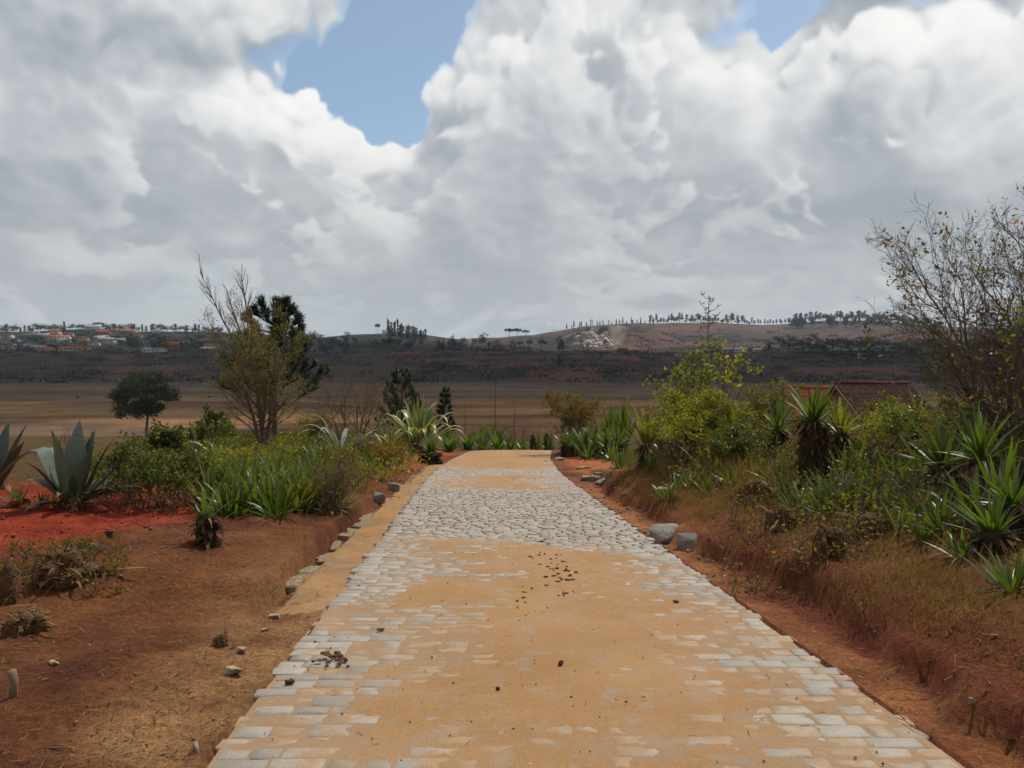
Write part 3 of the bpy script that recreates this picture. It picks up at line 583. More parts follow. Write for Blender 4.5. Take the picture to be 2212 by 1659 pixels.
TWIGGY = dict(seg=[6, 5, 4, 3], wob=[.12, .18, .22, .25], up=[.04, .05, .05, .05], n=[(7, 9), (5, 7), (3, 4)], **{'from': [.18, .2, .2]}, ang=[.6, .65, .7], len=[.52, .5, .5], rad=[.5, .55, .6], rmin=.0022)

# ------------------------------------------------------------------ left side: agaves, sisal, bushes, trees
def big_agave(label, p, spec, L, seed, lm='blue'):
    root = empty('agave', p); tag(root, label, 'agave'); r = random.Random(seed)
    mb = MB(); mb.tube([(0, 0, -.1), (0, 0, .08), (0, 0, .2)], [.16, .17, .08], 9, .4, True); mb.obj('heart', TRUNKD, root, smooth=True)
    for az, tilt, l, k, w in spec: put_leaf(LEAF[lm][k], root, .05, math.radians(az), tilt, L*l, w, off=.07)
    return root
# azimuth: 0 = right of the viewer, 90 = away, 180 = left, 270 = towards
p = hit(150, 1098)
ag = big_agave('large blue-grey agave on the red soil with one leaf folded over to the left', p,
    [(100, .10, 1.0, 1, 1.35), (250, .16, .92, 0, 1.3), (20, .42, .85, 0, 1.2), (40, .75, 1.0, 1, 1.0), (330, .35, .8, 1, 1.1), (300, .6, .55, 1, 1.), (120, .7, .8, 2, 1.1), (60, 1.05, .7, 2, 1.), (215, .45, .7, 2, 1.1), (0, 1.1, .8, 2, 1.), (75, .3, .9, 0, 1.2), (140, .4, .85, 3, 1.1), (170, .8, .7, 4, 1.), (285, .85, .6, 4, 1.), (345, .95, .6, 3, 1.), (235, 1.2, .5, 4, .9)], size(185, p.y), 3)
fold = leaf_mesh('folded_leaf', G_BLUE, .30, .12, .22, seg=12, droop=0, belly=.45, tint=.75)
for v in fold.vertices:                                              # snapped half way: the upper half hangs out to the side
    z = v.co.z
    if z > .62: q = z-.62; v.co.x += q*1.25; v.co.z = .62-.12*q-.9*max(0, q-.12)**1.5
fo = put_leaf(fold, ag, .05, math.radians(190), .34, size(215, p.y), 1.25, 'folded_leaf', .07)
tag(fo, 'broken leaf, pale on top, folded over to the left')
p = on(-20, 12.6)
big_agave('dark agave cut off by the left edge of the picture', p, [(10, .35, 1., 0, 1.5), (340, .62, .9, 0, 1.3), (90, .2, 1., 1, 1.2), (200, .5, 1., 1, 1.2), (300, .2, .9, 1, 1.2)], size(150, p.y), 5)
def S(name, label, px, base, top, n=30, kind='sisal', depth=None, **kw):
    p = on(px, depth) if depth else hit(px, base); h = toph(p, top); tr = kw.get('trunk', 0)
    if tr: kw['trunk'] = tr = h*tr
    return rosette(name, label, p, max(.15, (h-tr)*1.06), n, kind, **kw)
S('sisal_plant', 'small bright green rosette in front of the dark agave at the left edge', 28, 1094, 1030, 26, tilt=(.1, 1.2))
S('sisal_plant', 'low green rosette at the foot of the large blue-grey agave', 82, 1100, 1052, 22, tilt=(.15, 1.2))
SW = 'sword-leaved plants in the thicket left of the road'
for i, (px, base, top, n, lab) in enumerate((
    (455, 1110, 1005, 22, 'sword-leaved plant just behind the sisal with the bare dark trunk'), (505, 1085, 985, 24, 'upright sword-leaved plant beside the leafy bush on the left'),
    (548, 1075, 975, 24, 'tall sword-leaved plant in the middle of the left thicket'), (600, 1072, 985, 26, 'sword-leaved plant behind the splayed sisal, dense and upright'),
    (640, 1082, 990, 30, 'dense bright green sword-leaved plant nearest the dry twiggy bush'), (672, 1060, 975, 26, 'bright sword-leaved plant left of the dry twiggy bush top'),
    (690, 1025, 955, 22, 'green tuft of narrow leaves behind the dry twiggy bush'), (735, 1010, 950, 22, 'green tuft of narrow leaves right of the dry twiggy bush'),
    (655, 1000, 945, 20, 'yellow-green narrow-leaved tuft at the foot of the tall half-bare tree'))):
    S('sword_plant', lab, px, base, top-8, int(n*1.5), 'sword', tilt=(.05, 1.0), dead=7, group=SW, seed=i)
S('sisal_plant', 'splayed sisal leaning left beside the brown verge', 598, 1122, 1022, 30, 'sisal', tilt=(.3, 1.5), lean=(.1, -.55), dead=10, w=1.1)
S('sisal_plant', 'sisal with bare dark trunk and one upright leaf by the red soil', 440, 1183, 1040, 10, 'sisal', tilt=(.05, 1.0), trunk=.46, tr=.11, dead=8, w=1.3)
for px, base, top, lab in ((797, 1032, 985, 'small sisal on the red bank left of the road'), (825, 1040, 1003, 'small yellowish sisal low on the bank above the two grey blocks'), (770, 1002, 962, 'small sisal behind the red bank'),
                           (868, 975, 938, 'yellow-green sisal at the foot of the banded agave'), (985, 968, 935, 'yellow-green sisal right of the banded agave')):
    S('sisal_plant', lab, px, base, top, 26, 'sisaly' if 'yellow' in lab else 'sisal', tilt=(.1, 1.3))
p = hit(930, 1000); rosette('yucca_clump', 'round clump of fine green leaves over a dark thatch beside the road end', p, .62, 120, 'fine', (.1, 1.15), trunk=toph(p, 948)*.45, tr=.40, seed=4, dead=0, w=1.2)
S('sisal_plant', 'low round rosette left of the dark thatched clump', 885, 985, 950, 34, 'fine', tilt=(.1, 1.4))
# the big banded agave and its smaller neighbours
p = on(905, 30.5); root = empty('banded_agave', p); tag(root, 'large agave with arching pale-edged leaves left of the road end', 'agave'); r = random.Random(8); L = toph(p, 858)
for i in range(13): put_leaf(LEAF['varup'][i % 5], root, .1, i*2.4, r.uniform(.05, .38), L*r.uniform(.75, 1.02), 1.1, 'leaf', .1)
for i in range(24): put_leaf(LEAF['var'][1+i % 4], root, .1, i*2.399+.4, r.uniform(.3, .85), L*r.uniform(.8, 1.25), 1.1, 'leaf', .12)
p = on(835, 27.5); root = empty('banded_agave', p); tag(root, 'smaller pale-edged agave leaning left of the large banded one', 'agave'); L = toph(p, 890)
for i in range(6): put_leaf(LEAF['varup'][i % 5], root, .05, i*2.4, r.uniform(.05, .4), L*r.uniform(.75, 1.), 1.1, 'leaf', .06)
for i in range(9): put_leaf(LEAF['var'][1+i % 4], root, .05, i*2.399, r.uniform(.4, .9), L*r.uniform(.8, 1.2), 1., 'leaf', .06)
p = on(470, 19.5); root = empty('banded_agave', p); tag(root, 'withered agave with pale yellow drooping leaf tips in the left thicket', 'agave'); L = toph(p, 908)
for i in range(6): put_leaf(LEAF['var'][i % 5], root, .05, i*2.4, r.uniform(.05, .5), L*r.uniform(.7, 1.15), .8, 'leaf', .06)
for i in range(10): put_leaf(LEAF['grey'][i % 5], root, .05, i*2.4, r.uniform(.4, 1.2), L*r.uniform(.5, .9), .8, 'leaf', .06)
p = on(735, 22.5); root = empty('dead_agave', p); tag(root, 'dead grey agave with curled leaves under the dry brown shrub', 'agave'); L = toph(p, 880)
for i in range(34): put_leaf(LEAF['grey'][i % 5], root, .05, i*2.399, r.uniform(.15, 1.1), L*r.uniform(.6, 1.15), .9, 'leaf', .12)
for px, d, top, n, lab in ((1012, 36, 930, 36, 'sisal at the crest of the road, leftmost of the row'), (1040, 37, 938, 36, 'sisal in the crest row, second from the left end'), (1075, 38, 940, 36, 'sisal in the crest row below the tall bare flower stalk'),
    (1102, 38.5, 946, 30, 'sisal in the crest row left of the grey twiggy bush'), (1128, 38, 950, 26, 'sisal in the crest row in front of the grey twiggy bush'), (1160, 37.5, 946, 30, 'loose green sisal in the crest row near its right end'), (1188, 37, 944, 26, 'sisal ending the crest row at its right'), (970, 33.5, 932, 30, 'sisal between the banded agave and the crest row')):
    S('sisal_plant', lab, px, 0, top-14, n+8, depth=d, tilt=(.05, 1.3), w=1.3, dead=4)
# flower stalks of agaves
def stalk(label, px, depth, top, wig=.01, branches=0, rb=.03, mat=None, seed=0, bl=.5):
    p = on(px, depth); h = toph(p, top); r = random.Random(seed); root = empty('flower_stalk', p); tag(root, label, 'flower stalk', None)
    mb = MB(); n = 10; x = y = 0.; pts = []
    for i in range(n+1): pts.append((x, y, -.1+(h+.1)*i/n)); x += r.uniform(-wig, wig)*h; y += r.uniform(-wig, wig)*h
    mb.tube(pts, [rb*(1-.75*i/n) for i in range(n+1)], 6, .5); mb.obj('stem', mat or DRYW, root, smooth=True)
    bm_ = MB()
    for k in range(branches):
        t = .55+.45*k/branches; i = min(int(t*n), n-1); q = np.array(pts[i])+(np.array(pts[i+1])-np.array(pts[i]))*(t*n-i); a = k*2.4; l = bl*(1.25-t)*1.6*r.uniform(.8, 1.1)
        d = np.array((math.cos(a), math.sin(a), .25)); e = q+d*l*.6; e2 = e+np.array((d[0]*.35, d[1]*.35, .35))*l
        bm_.tube([q, e, e2], [rb*.28, rb*.22, rb*.15], 4)
        for m in range(4): bm_.tube([e2, e2+np.array((r.uniform(-1, 1), r.uniform(-1, 1), r.uniform(0, .8)))*.12], [rb*.2, rb*.25], 4)
    if branches: bm_.obj('branches', mat or DRYW, root)
    return root
stalk('short bare flower stalk at the road crest, leftmost of three', 1004, 38, 868, .006, 0, .03, BARK, 1)
stalk('tall thin bare flower stalk rising in front of the far red slope', 1068, 40, 768, .007, 0, .03, BARK, 2)
stalk('thin bare flower stalk right of the tall one at the crest', 1112, 42, 855, .008, 0, .035, BARK, 3)
stalk('tall agave flower stalk with short tiered branches standing against the sky right of the quarry', 1530, 21, 640, .006, 26, .035, DRYW, 4, .42)
for px, py in ((1180, 924), (1150, 927)):
    p = on(px, 37.); rosette('young_palm', 'small dark tufted plant on a thin stem at the crest, '+('right' if px > 1170 else 'left')+' of the pair', p, .35, 18, 'fine', (.2, 1.6), trunk=toph(p, py)-.25, tr=.03, dead=0, seed=px)
# bushes
def bush(name, label, px, base, top, wpx, lm, wm, depth=None, **kw):
    p = on(px, depth) if depth else hit(px, base); H = toph(p, top); return shrub(name, label, p, H, size(wpx, p.y), kw.pop('P', BUSHP), lm, wm, **kw)
bush('leafy_bush', 'leafy green bush right of the large blue-grey agave', 305, 1100, 925, 230, G_BUSH, TWIG, stems=9, per=4, leaf=(.06, .038), seed=11, keep=.5, dryf=.06)
bush('leafy_bush', 'low leafy bush between the agave bush and the sword-leaved plants', 405, 1090, 955, 170, G_BUSH, TWIG, stems=8, per=3, leaf=(.06, .035), seed=12, keep=.5, dryf=.08)
bush('leafy_bush', 'dark leafy sapling behind the left bushes, below the umbrella-shaped tree', 350, 0, 895, 80, G_BUSH, TWIG, depth=17, stems=4, per=5, leaf=(.09, .06), seed=13)
bush('leafy_bush', 'small yellow-green bush behind the folded agave leaf', 215, 0, 945, 90, G_LIME, TWIG, depth=15.5, stems=5, per=2, leaf=(.07, .04), seed=14, keep=.5)
bush('dry_bush', 'thin dark dry shrub standing behind the large agave on the left', 145, 0, 915, 80, None, TWIGP, depth=18, stems=5, seed=15)
bush('dry_bush', 'dry twiggy brown bush on the bank left of the road', 722, 1112, 985, 95, G_OCHRE, TWIGP, stems=9, per=1, leaf=(.03, .02), keep=.15, seed=16, P=TWIGGY, r0=.010)
bush('dry_bush', 'low rounded brown bush with curled dead leaves below the banded agave', 842, 1018, 950, 95, G_OCHRE, TWIG, stems=9, per=2, leaf=(.07, .04), seed=17, dryf=.5, keep=.6)
bush('weedy_bush', 'green weedy bush at the base of the tall half-bare tree, left side', 500, 0, 955, 120, G_LIME, TWIG, depth=17.5, stems=8, per=4, leaf=(.07, .04), seed=18)
bush('weedy_bush', 'green weedy bush at the base of the tall half-bare tree, right side', 640, 0, 962, 130, G_BUSH, TWIG, depth=18.5, stems=8, per=4, leaf=(.07, .04), seed=19)
bush('weedy_bush', 'dark green bush behind the withered agave', 455, 0, 885, 110, G_BUSH, TWIG, depth=27, stems=7, per=5, leaf=(.09, .05), seed=20)
bush('dry_bush', 'tall dry brown shrub behind the dead grey agave', 765, 0, 775, 190, G_OCHRE, TWIGP, depth=25, stems=11, per=1, leaf=(.035, .02), keep=.25, seed=21, P=TWIGGY, r0=.007)
bush('weedy_bush', 'yellow-green bush just left of the dead grey agave', 690, 0, 880, 90, G_OLIVE, TWIG, depth=26, stems=7, per=4, leaf=(.07, .03), seed=22)
bush('dry_bush', 'grey twiggy bush standing behind the row of sisal at the crest', 1118, 0, 902, 110, None, TWIG, depth=41, stems=10, seed=23, P=TWIGGY, r0=.008)
bush('weedy_bush', 'small round green bush behind the crest row', 1056, 0, 910, 34, G_BUSH, TWIG, depth=42, stems=5, per=6, leaf=(.09, .03), seed=24)
# the tall half-bare tree
def half_bare_tree():
    p = on(568, 24); H = toph(p, 655); r = random.Random(31); root = empty('half_bare_tree', p); tag(root, 'tall half-bare tree with sparse yellow-green leaves and two long bare limbs', 'tree')
    P = dict(seg=[8, 6, 5, 4], wob=[.05, .12, .17, .2], up=[.06, .09, .08, .06], n=[(15, 17), (6, 8), (4, 5)], **{'from': [.12, .15, .2]}, ang=[.85, .6, .6], len=[.40, .5, .52], rad=[.42, .5, .6], rmin=.0035)
    out = []; tips = []
    for a, sp in ((.3, .06), (2.2, .22), (4.2, .25), (5.6, .2)): grow(r, (.05*math.cos(a), .05*math.sin(a), -.1), (math.cos(a)*sp, math.sin(a)*sp, 1), H*.82, .06, 0, P, out, tips)
    wood(out, TWIG, 'trunk', root, (7, 4, 3, 3))
    leaves(r, tips, G_OLIVE, 'crown', root, 2, .065, .03, .05, .2, .34, lo=.9, dryf=.05)
    P2 = dict(seg=[9, 6, 4], wob=[.035, .07, .12], up=[.02, .10, .06], n=[(13, 15), (5, 7)], **{'from': [.35, .25]}, ang=[.42, .5], len=[.30, .45], rad=[.5, .55], rmin=.004, taper=.2)
    o2 = []; t2 = []; b = 0
    for (x1, y1), (x0, y0), n in (((425, 600), (520, 770), 1), ((470, 640), (545, 770), 1), ((532, 598), (538, 770), 1)):
        q0 = np.array((size(x0-568, 24), .1, toph(p, y0))); q1 = np.array((size(x1-568, 24), .2, toph(p, y1))); d = q1-q0; grow(r, q0, d, np.linalg.norm(d)*1.02, .035, 0, P2, o2, t2)
    wood(o2, TWIG, 'bare_limbs', root, (6, 4, 3)); return root
half_bare_tree()
# pines
def pine(name, label, p, H, W, seed, levels=9, tuft=.34, bare=.25, group=None, mat=None, nn_=120):
    r = random.Random(seed); root = empty(name, p); tag(root, label, 'tree', group); tb = MB(); nd = MB(); nr = np.random.RandomState(seed)
    tb.tube([(0, 0, -.2), (r.uniform(-.05, .05), 0, H*.5), (0, 0, H*.97)], [H*.022, H*.015, H*.006], 7); br = []
    for k in range(levels):
        t = bare+(1-bare)*k/levels; n = 5 if k < levels-1 else 3
        for j in range(n):
            a = j*6.283/n+k*1.1+r.uniform(-.3, .3); l = W*.5*(1-t)**.75*1.25*r.uniform(.6, 1.15)+.12*H*.2; z = H*t
            pts = [(0, 0, z), (math.cos(a)*l*.5, math.sin(a)*l*.5, z+l*.12), (math.cos(a)*l*.85, math.sin(a)*l*.85, z+l*.42), (math.cos(a)*l*.9, math.sin(a)*l*.9, z+l*.42+tuft*H*.16)]
            tb.tube(pts, [H*.006, H*.005, H*.003, H*.002], 4); br.append(pts)
            for m in range(2):
                b2 = a+r.choice((-1, 1))*r.uniform(.4, .9); q = np.array(pts[1])*.5+np.array(pts[2])*.5; e = q+np.array((math.cos(b2), math.sin(b2), .5))*l*.35; e2 = e+np.array((0, 0, tuft*H*.14)); tb.tube([q, e, e2], [H*.004, H*.003, H*.002], 4); br.append([q, q, e, e2])
    br.append([(0, 0, H*.8), (0, 0, H*.85), (0, 0, H*.93), (0, 0, H*1.02)])
    for pts in br:                                                   # needles sit thick on the last, upturned part of each shoot
        A, Bq, Cq = (np.array(pts[i], float) for i in (1, 2, 3)); n = nn_; t = nr.rand(n)
        base = np.where((t < .45)[:, None], A+(Bq-A)*(t/.45)[:, None]**.6, Bq+(Cq-Bq)*((t-.45)/.55)[:, None])
        ax = (Cq-A)/np.linalg.norm(Cq-A); v = nr.normal(0, 1, (n, 3)); v -= (v @ ax)[:, None]*ax; v /= np.linalg.norm(v, axis=1)[:, None]; v = v*.75+ax*.75
        l = H*.045*nr.uniform(.7, 1.2, n)[:, None]; u = cross(v, ax); u /= np.linalg.norm(u, axis=1)[:, None]+1e-6; w = H*.0035
        nd.quads(np.stack([base-u*w, base+u*w, base+v*l+u*w*.3, base+v*l-u*w*.3], 1), nr.uniform(.1, .8, n))
    tb.obj('trunk', BARK, root, smooth=True); nd.obj('crown', mat or G_PINE, root); return root
p = on(592, 30); pine('pine_tree', 'dark green young pine with upturned shoots behind the half-bare tree', p, toph(p, 652), size(230, 30)*1.0, 41, 10)
p = on(868, 37); pine('pine_tree', 'small dark pine behind the banded agave', p, toph(p, 798), size(90, 37), 42, 11, bare=.08, nn_=90)
p = on(962, 40); pine('pine_tree', 'narrow dark young pine right of the banded agave', p, toph(p, 836), size(38, 40), 43, 9, bare=.08, nn_=80)
def umbrella_tree():
    p = on(312, 105); H = toph(p, 800); W = size(126, 105); r = random.Random(51); root = empty('umbrella_tree', p); tag(root, 'dark umbrella-shaped tree standing alone in the brown field', 'tree'); out = []; tips = []
    P = dict(seg=[6, 5, 4], wob=[.04, .15, .2], up=[0, .03, .08], n=[(12, 13), (7, 8)], **{'from': [.42, .3]}, ang=[1.2, .7], len=[.42, .5], rad=[.4, .5], rmin=.02)
    grow(r, (0, 0, -.3), (0.02, 0, 1), H*.9, .22, 0, P, out, tips); wood(out, BARK, 'trunk', root, (8, 5, 3)); nr = np.random.RandomState(52); mb = MB()
    for k in range(150):                                              # foliage pads: a broad cap and a lower skirt on the left
        a = r.uniform(0, 6.28); q = math.sqrt(r.random()); low = k > 105
        if low: c = np.array((math.cos(a)*q*W*.36-W*.10, math.sin(a)*q*W*.36, H*.44+r.uniform(-.07, .12)*H))
        else: c = np.array((math.cos(a)*q*W*.47, math.sin(a)*q*W*.47, H*(.52+.44*math.sqrt(max(0, 1-q*q))*r.uniform(.1, 1)+.08*q)))
        n = 110; b = c+nr.normal(0, 1, (n, 3))*np.array((.30, .30, .17))*W*.17; v = nr.normal(0, 1, (n, 3)); v[:, 2] += .8; v /= np.linalg.norm(v, axis=1)[:, None]; u = cross(v, nr.normal(0, 1, (n, 3))); u /= np.linalg.norm(u, axis=1)[:, None]
        mb.quads(np.stack([b, b+v*.16+u*.07, b+v*.34, b+v*.16-u*.07], 1), np.clip(nr.uniform(.1, .7, n), 0, .8))
    mb.obj('crown', leafmat('umbrella_foliage', alb(44, 56, 30), alb(74, 86, 42), alb(90, 90, 50), .25, .6), root)
umbrella_tree()

# ------------------------------------------------------------------ right side
RG = 'sisal rosettes of the clump where the right bank meets the road end'
for i, (px, d, top, n) in enumerate(((1222, 29.5, 918, 34), (1240, 30.5, 906, 34), (1262, 29, 912, 38), (1288, 29.8, 906, 38), (1312, 28.6, 914, 36), (1336, 29.2, 908, 36), (1270, 28, 938, 26), (1322, 27.6, 944, 24))):
    lab = ('leftmost sisal of the clump beside the orange verge', 'sisal behind the leftmost one in the clump by the orange verge', 'front sisal in the left half of the clump by the orange verge', 'tallest middle sisal of the clump by the orange verge', 'sisal right of the middle in the clump by the orange verge', 'rightmost tall sisal of the clump by the orange verge', 'low sisal in front of the clump, left of its middle', 'low sisal in front of the clump, at its right end')[i]
    S('sisal_plant', lab, px, 0, top, n, depth=d, tilt=(.1, 1.5), w=1.2, trunk=.35 if i < 6 else 0, tr=.16, group=RG, dead=4)
for px, d, top, n, lab in ((1318, 34, 866, 46, 'tall green reed-like clump left of the spiky yucca'), (1348, 33, 862, 46, 'tall green reed-like clump touching the spiky yucca')):
    S('reed_clump', lab, px, 0, top, n, 'sword', depth=d, tilt=(.02, .45), dead=0, w=.9)
S('yucca', 'spiky yellow-green yucca with dark trunk at the left end of the right bank', 1398, 1005, 872, 34, 'sisaly', depth=18, tilt=(.05, .95), trunk=.34, tr=.17, w=.95)
S('yucca', 'yucca behind the spiky one, half hidden by the lime bush', 1430, 0, 885, 30, 'sisal', depth=19.5, tilt=(.05, 1.), trunk=.35, tr=.15)
for px, base, top, lab, k in ((1340, 1012, 965, 'small pale sisal lying over the edge of the right bank', 'sisal'), (1410, 1022, 955, 'small sisal below the spiky yucca', 'sisal'), (1462, 1018, 958, 'small sisal at the foot of the lime bush', 'sisal'), (1600, 1000, 938, 'spread sisal on dry grass right of the lime bush', 'sisaly'), (1688, 1050, 962, 'green sisal left of the big trunked yucca', 'sisal'),
    (1790, 1112, 1000, 'bluish sisal in front of the big trunked yucca', 'sword'), (1838, 1098, 1005, 'sisal with one long arching leaf right of the big yucca', 'sisal'), (1905, 1080, 985, 'upright sisal in the middle of the right bank', 'sisal'), (1975, 1088, 998, 'sisal with leaves spread to the right on the right bank', 'sisal'), (1870, 1150, 1090, 'small sisal below the cut agave hearts', 'sisal'),
    (2000, 1170, 1105, 'small sisal with an orange flower beside it', 'sisal'), (1700, 1075, 1020, 'small sisal at the foot of the big trunked yucca', 'sisal')):
    S('sisal_plant', lab, px, base, top, 26, k, tilt=(.1, 1.2), dead=7)
for px, d, base, top, n, lab, k, tf in ((1592, 15.5, 0, 880, 32, 'green sisal on a short stem right of the lime bush', 'sisal', .45), (1684, 15, 0, 856, 30, 'trunked yucca left of the big one', 'sisal', .55), (1760, 11.4, 0, 808, 40, 'big trunked yucca with a dark shaggy trunk on the right bank', 'sisal', .60),
    (1818, 13.5, 0, 850, 30, 'yellow-green yucca right of the big trunked one', 'sisaly', .5), (1985, 13.5, 0, 832, 30, 'yellowish yucca in front of the tiled roof at right', 'sisaly', .55), (1930, 15, 0, 862, 26, 'yellow-green yucca below the tiled roof', 'sisaly', .45)):
    S('yucca', lab, px, base, top, n, k, depth=d, tilt=(.04, 1.5), trunk=tf, tr=.19 if px == 1760 else .13, dead=14, w=1.1)
for px, d, top, n, lab, ln, L in ((2075, 9.0, 880, 26, 'large sisal with long leaves reaching left below the bare tree', (0, -.35), .45), (2150, 8.4, 860, 26, 'large dark sisal under the bare tree at the right edge', (0, -.2), .5), (2160, 6.6, 1040, 30, 'big dark green sisal near the right edge', (0, -.15), .3), (2215, 6.9, 985, 24, 'sisal cut off by the right edge of the picture', (0, -.3), .45), (2088, 6.6, 1105, 10, 'sisal with one broad upright leaf on the right bank', (0, 0), .0), (2200, 5.6, 1160, 18, 'low sisal at the right edge above the leaf litter', (0, -.2), .0)):
    S('sisal_plant', lab, px, 0, top, n+8, 'sisal', depth=d, tilt=(.1, 1.45), lean=ln, dead=14, w=1.1, trunk=L, tr=.16)
bush('flowering_bush', 'rounded lime-green bush with small yellow flowers on the right bank', 1500, 0, 826, 175, G_LIME, TWIG, depth=16.2, stems=20, per=9, leaf=(.06, .028), seed=61, lo=.7, dryf=.10, root_w=.3)
bush('dry_bush', 'dark twiggy undergrowth under the lime-green bush', 1500, 0, 905, 200, G_OLIVE, TWIGP, depth=15.6, stems=12, per=2, leaf=(.045, .025), seed=62, keep=.4, P=BUSHP, root_w=.3)
bush('leafy_sapling', 'thin sapling with bright broad leaves above the lime-green bush', 1555, 0, 748, 90, G_LIME, TWIG, depth=17.4, stems=4, per=3, leaf=(.12, .06), seed=63, keep=.7, lo=1.7)
bush('leafy_sapling', 'leafy sapling topping the lime-green bush left of the tall flower stalk', 1490, 0, 772, 110, G_BUSH, TWIG, depth=17.8, stems=5, per=3, leaf=(.11, .055), seed=64, keep=.7, lo=1.5)
bush('ochre_bush', 'rounded ochre bush at the left end of the sisal clump by the road end', 1250, 0, 826, 74, G_OCHRE, TWIG, depth=31.5, stems=9, per=5, leaf=(.10, .05), seed=65, lo=.5)
bush('ochre_bush', 'yellow-brown bush in front of the orange roof', 1650, 0, 826, 110, G_OLIVE, TWIG, depth=22, stems=10, per=5, leaf=(.08, .04), seed=66, lo=.6)
bush('dry_bush', 'thin dry shrub with upright grey stems in the middle of the right bank', 1900, 0, 905, 110, G_OLIVE, TWIGP, depth=11.5, stems=10, per=1, leaf=(.04, .02), seed=67, keep=.3)
bush('dry_bush', 'dry stems right of the lime-green bush', 1635, 0, 905, 80, G_OLIVE, TWIG, depth=16.5, stems=9, per=2, leaf=(.05, .025), seed=68, keep=.4)
bush('ochre_bush', 'olive bush in front of the tiled roof, right of its middle', 1930, 0, 858, 130, G_OLIVE, TWIG, depth=16.5, stems=9, per=4, leaf=(.07, .035), seed=69, keep=.7)
bush('leafy_bush', 'dark leafy bush under the bare tree at the right', 2130, 0, 905, 190, G_BUSH, TWIGP, depth=10.6, stems=10, per=3, leaf=(.07, .035), seed=70, keep=.5)
bush('dry_bush', 'tangle of dry twigs on the right bank below the bare tree', 2080, 0, 985, 190, None, TWIGP, depth=8.2, stems=12, seed=71, P=TWIGGY, r0=.008, root_w=.3)
bush('dry_bush', 'dry stems in front of the big trunked yucca on the right', 1880, 0, 1000, 110, None, TWIG, depth=9.6, stems=9, seed=72)
def bare_tree():
    p = on(2262, 10.2); H = toph(p, 425); r = random.Random(82); root = empty('bare_tree', p); tag(root, 'bare purple-brown tree with a few green leaves at the right edge', 'tree'); out = []; tips = []
    P = dict(seg=[8, 6, 5, 4], wob=[.13, .2, .24, .26], up=[.03, .05, .06, .06], n=[(15, 17), (9, 11), (6, 7)], **{'from': [.12, .12, .12]}, ang=[.6, .65, .7], len=[.48, .48, .48], rad=[.45, .5, .6], rmin=.003, taper=.3)
    for a, sp, l in ((3.3, .36, 1.), (2.6, .25, 1.02), (1.2, .30, 1.), (5., .3, .9), (3.7, .75, .85), (.4, .5, .95), (3.0, 1.05, .8), (4.2, .2, 1.), (2.0, .5, .9)): grow(r, (.06*math.cos(a), .06*math.sin(a), -.1), (math.cos(a)*sp, math.sin(a)*sp, 1), H*.9*l, .026, 0, P, out, tips)
    wood(out, TWIGP, 'trunk', root, (7, 4, 3, 3)); leaves(r, tips, G_BUSH, 'foliage', root, 2, .075, .04, .05, .2, .022, lo=.6, dryf=.15); return root
bare_tree()
# more of the undergrowth
for i, (px, d, top, n, k, lab) in enumerate(((1540, 14.6, 925, 30, 'sisaly', 'yellowish sisal under the right end of the lime-green bush'), (1560, 17, 890, 30, 'sisal', 'sisal half hidden behind the lime-green bush'), (1640, 14, 955, 26, 'sisal', 'sisal on the dry grass left of the trunked yuccas'), (1860, 12.4, 930, 28, 'sisal', 'sisal between the big yucca and the bare tree'), (1940, 11, 960, 30, 'sisal', 'broad sisal in front of the dry grey stems'), (2010, 10.4, 925, 28, 'sisaly', 'yellow-green sisal left of the large ones under the bare tree'),
    (1730, 9.8, 1040, 24, 'sisal', 'dark sisal behind the middle chopped heart'), (1950, 7.8, 1060, 28, 'sisal', 'sisal low on the bank left of the broad upright leaf'), (2040, 7.4, 1050, 28, 'sisal', 'dense sisal left of the big dark green one'), (2110, 7.5, 1000, 30, 'sisal', 'tall sisal behind the big dark green one'), (2180, 7.6, 950, 30, 'sisal', 'dark sisal in the shade of the bare tree'), (1500, 14.2, 985, 24, 'sisal', 'sisal in the dark undergrowth of the lime-green bush'))):
    S('sisal_plant', lab, px, 0, top, n, k, depth=d, tilt=(.08, 1.4), dead=12, seed=i)
for px, base, top, w, lab, sd, lm in ((470, 1100, 1030, 90, 'dry brown brush among the sword-leaved plants, left', 101, G_OCHRE), (600, 1100, 1040, 110, 'dry brown brush under the splayed sisal', 102, G_OCHRE), (670, 1105, 1040, 80, 'dry brown brush beside the dry twiggy bush', 103, None), (370, 1105, 1030, 110, 'dry brown brush below the leafy bushes', 104, G_OCHRE), (240, 1105, 1040, 80, 'dry brush at the right foot of the large agave', 105, None), (140, 1102, 1055, 110, 'dark dead brush round the foot of the large agave', 106, G_OCHRE)):
    bush('dry_brush', lab, px, base, top, w, lm, TWIGP, stems=10, per=1, leaf=(.04, .02), keep=.3, seed=sd, dryf=.4, root_w=.3)
for px, d, top, w, lab, sd, lm in ((540, 16, 960, 150, 'yellow-green weedy bush in the middle of the left thicket', 111, G_LIME), (440, 15, 970, 130, 'weedy bush behind the trunked sisal', 112, G_BUSH), (600, 20, 945, 140, 'low olive bush round the trunk of the half-bare tree', 113, G_OLIVE), (800, 23, 935, 110, 'olive bush left of the round thatched clump', 114, G_OLIVE), (730, 19, 960, 110, 'weedy olive bush above the red bank', 115, G_OLIVE), (1740, 12.6, 960, 120, 'olive bush behind the big trunked yucca', 117, G_OLIVE), (1850, 14.5, 900, 150, 'yellow-green bush below the tiled roof, left', 118, G_OLIVE), (2060, 11.5, 900, 170, 'olive bush in the shade of the bare tree', 119, G_OLIVE), (2180, 9.4, 930, 150, 'dark olive bush at the right edge', 120, G_BUSH)):
    bush('weedy_bush', lab, px, 0, top, w, lm, TWIG, depth=d, stems=9, per=3, leaf=(.055, .026), keep=.7, seed=sd, dryf=.12, root_w=.25)
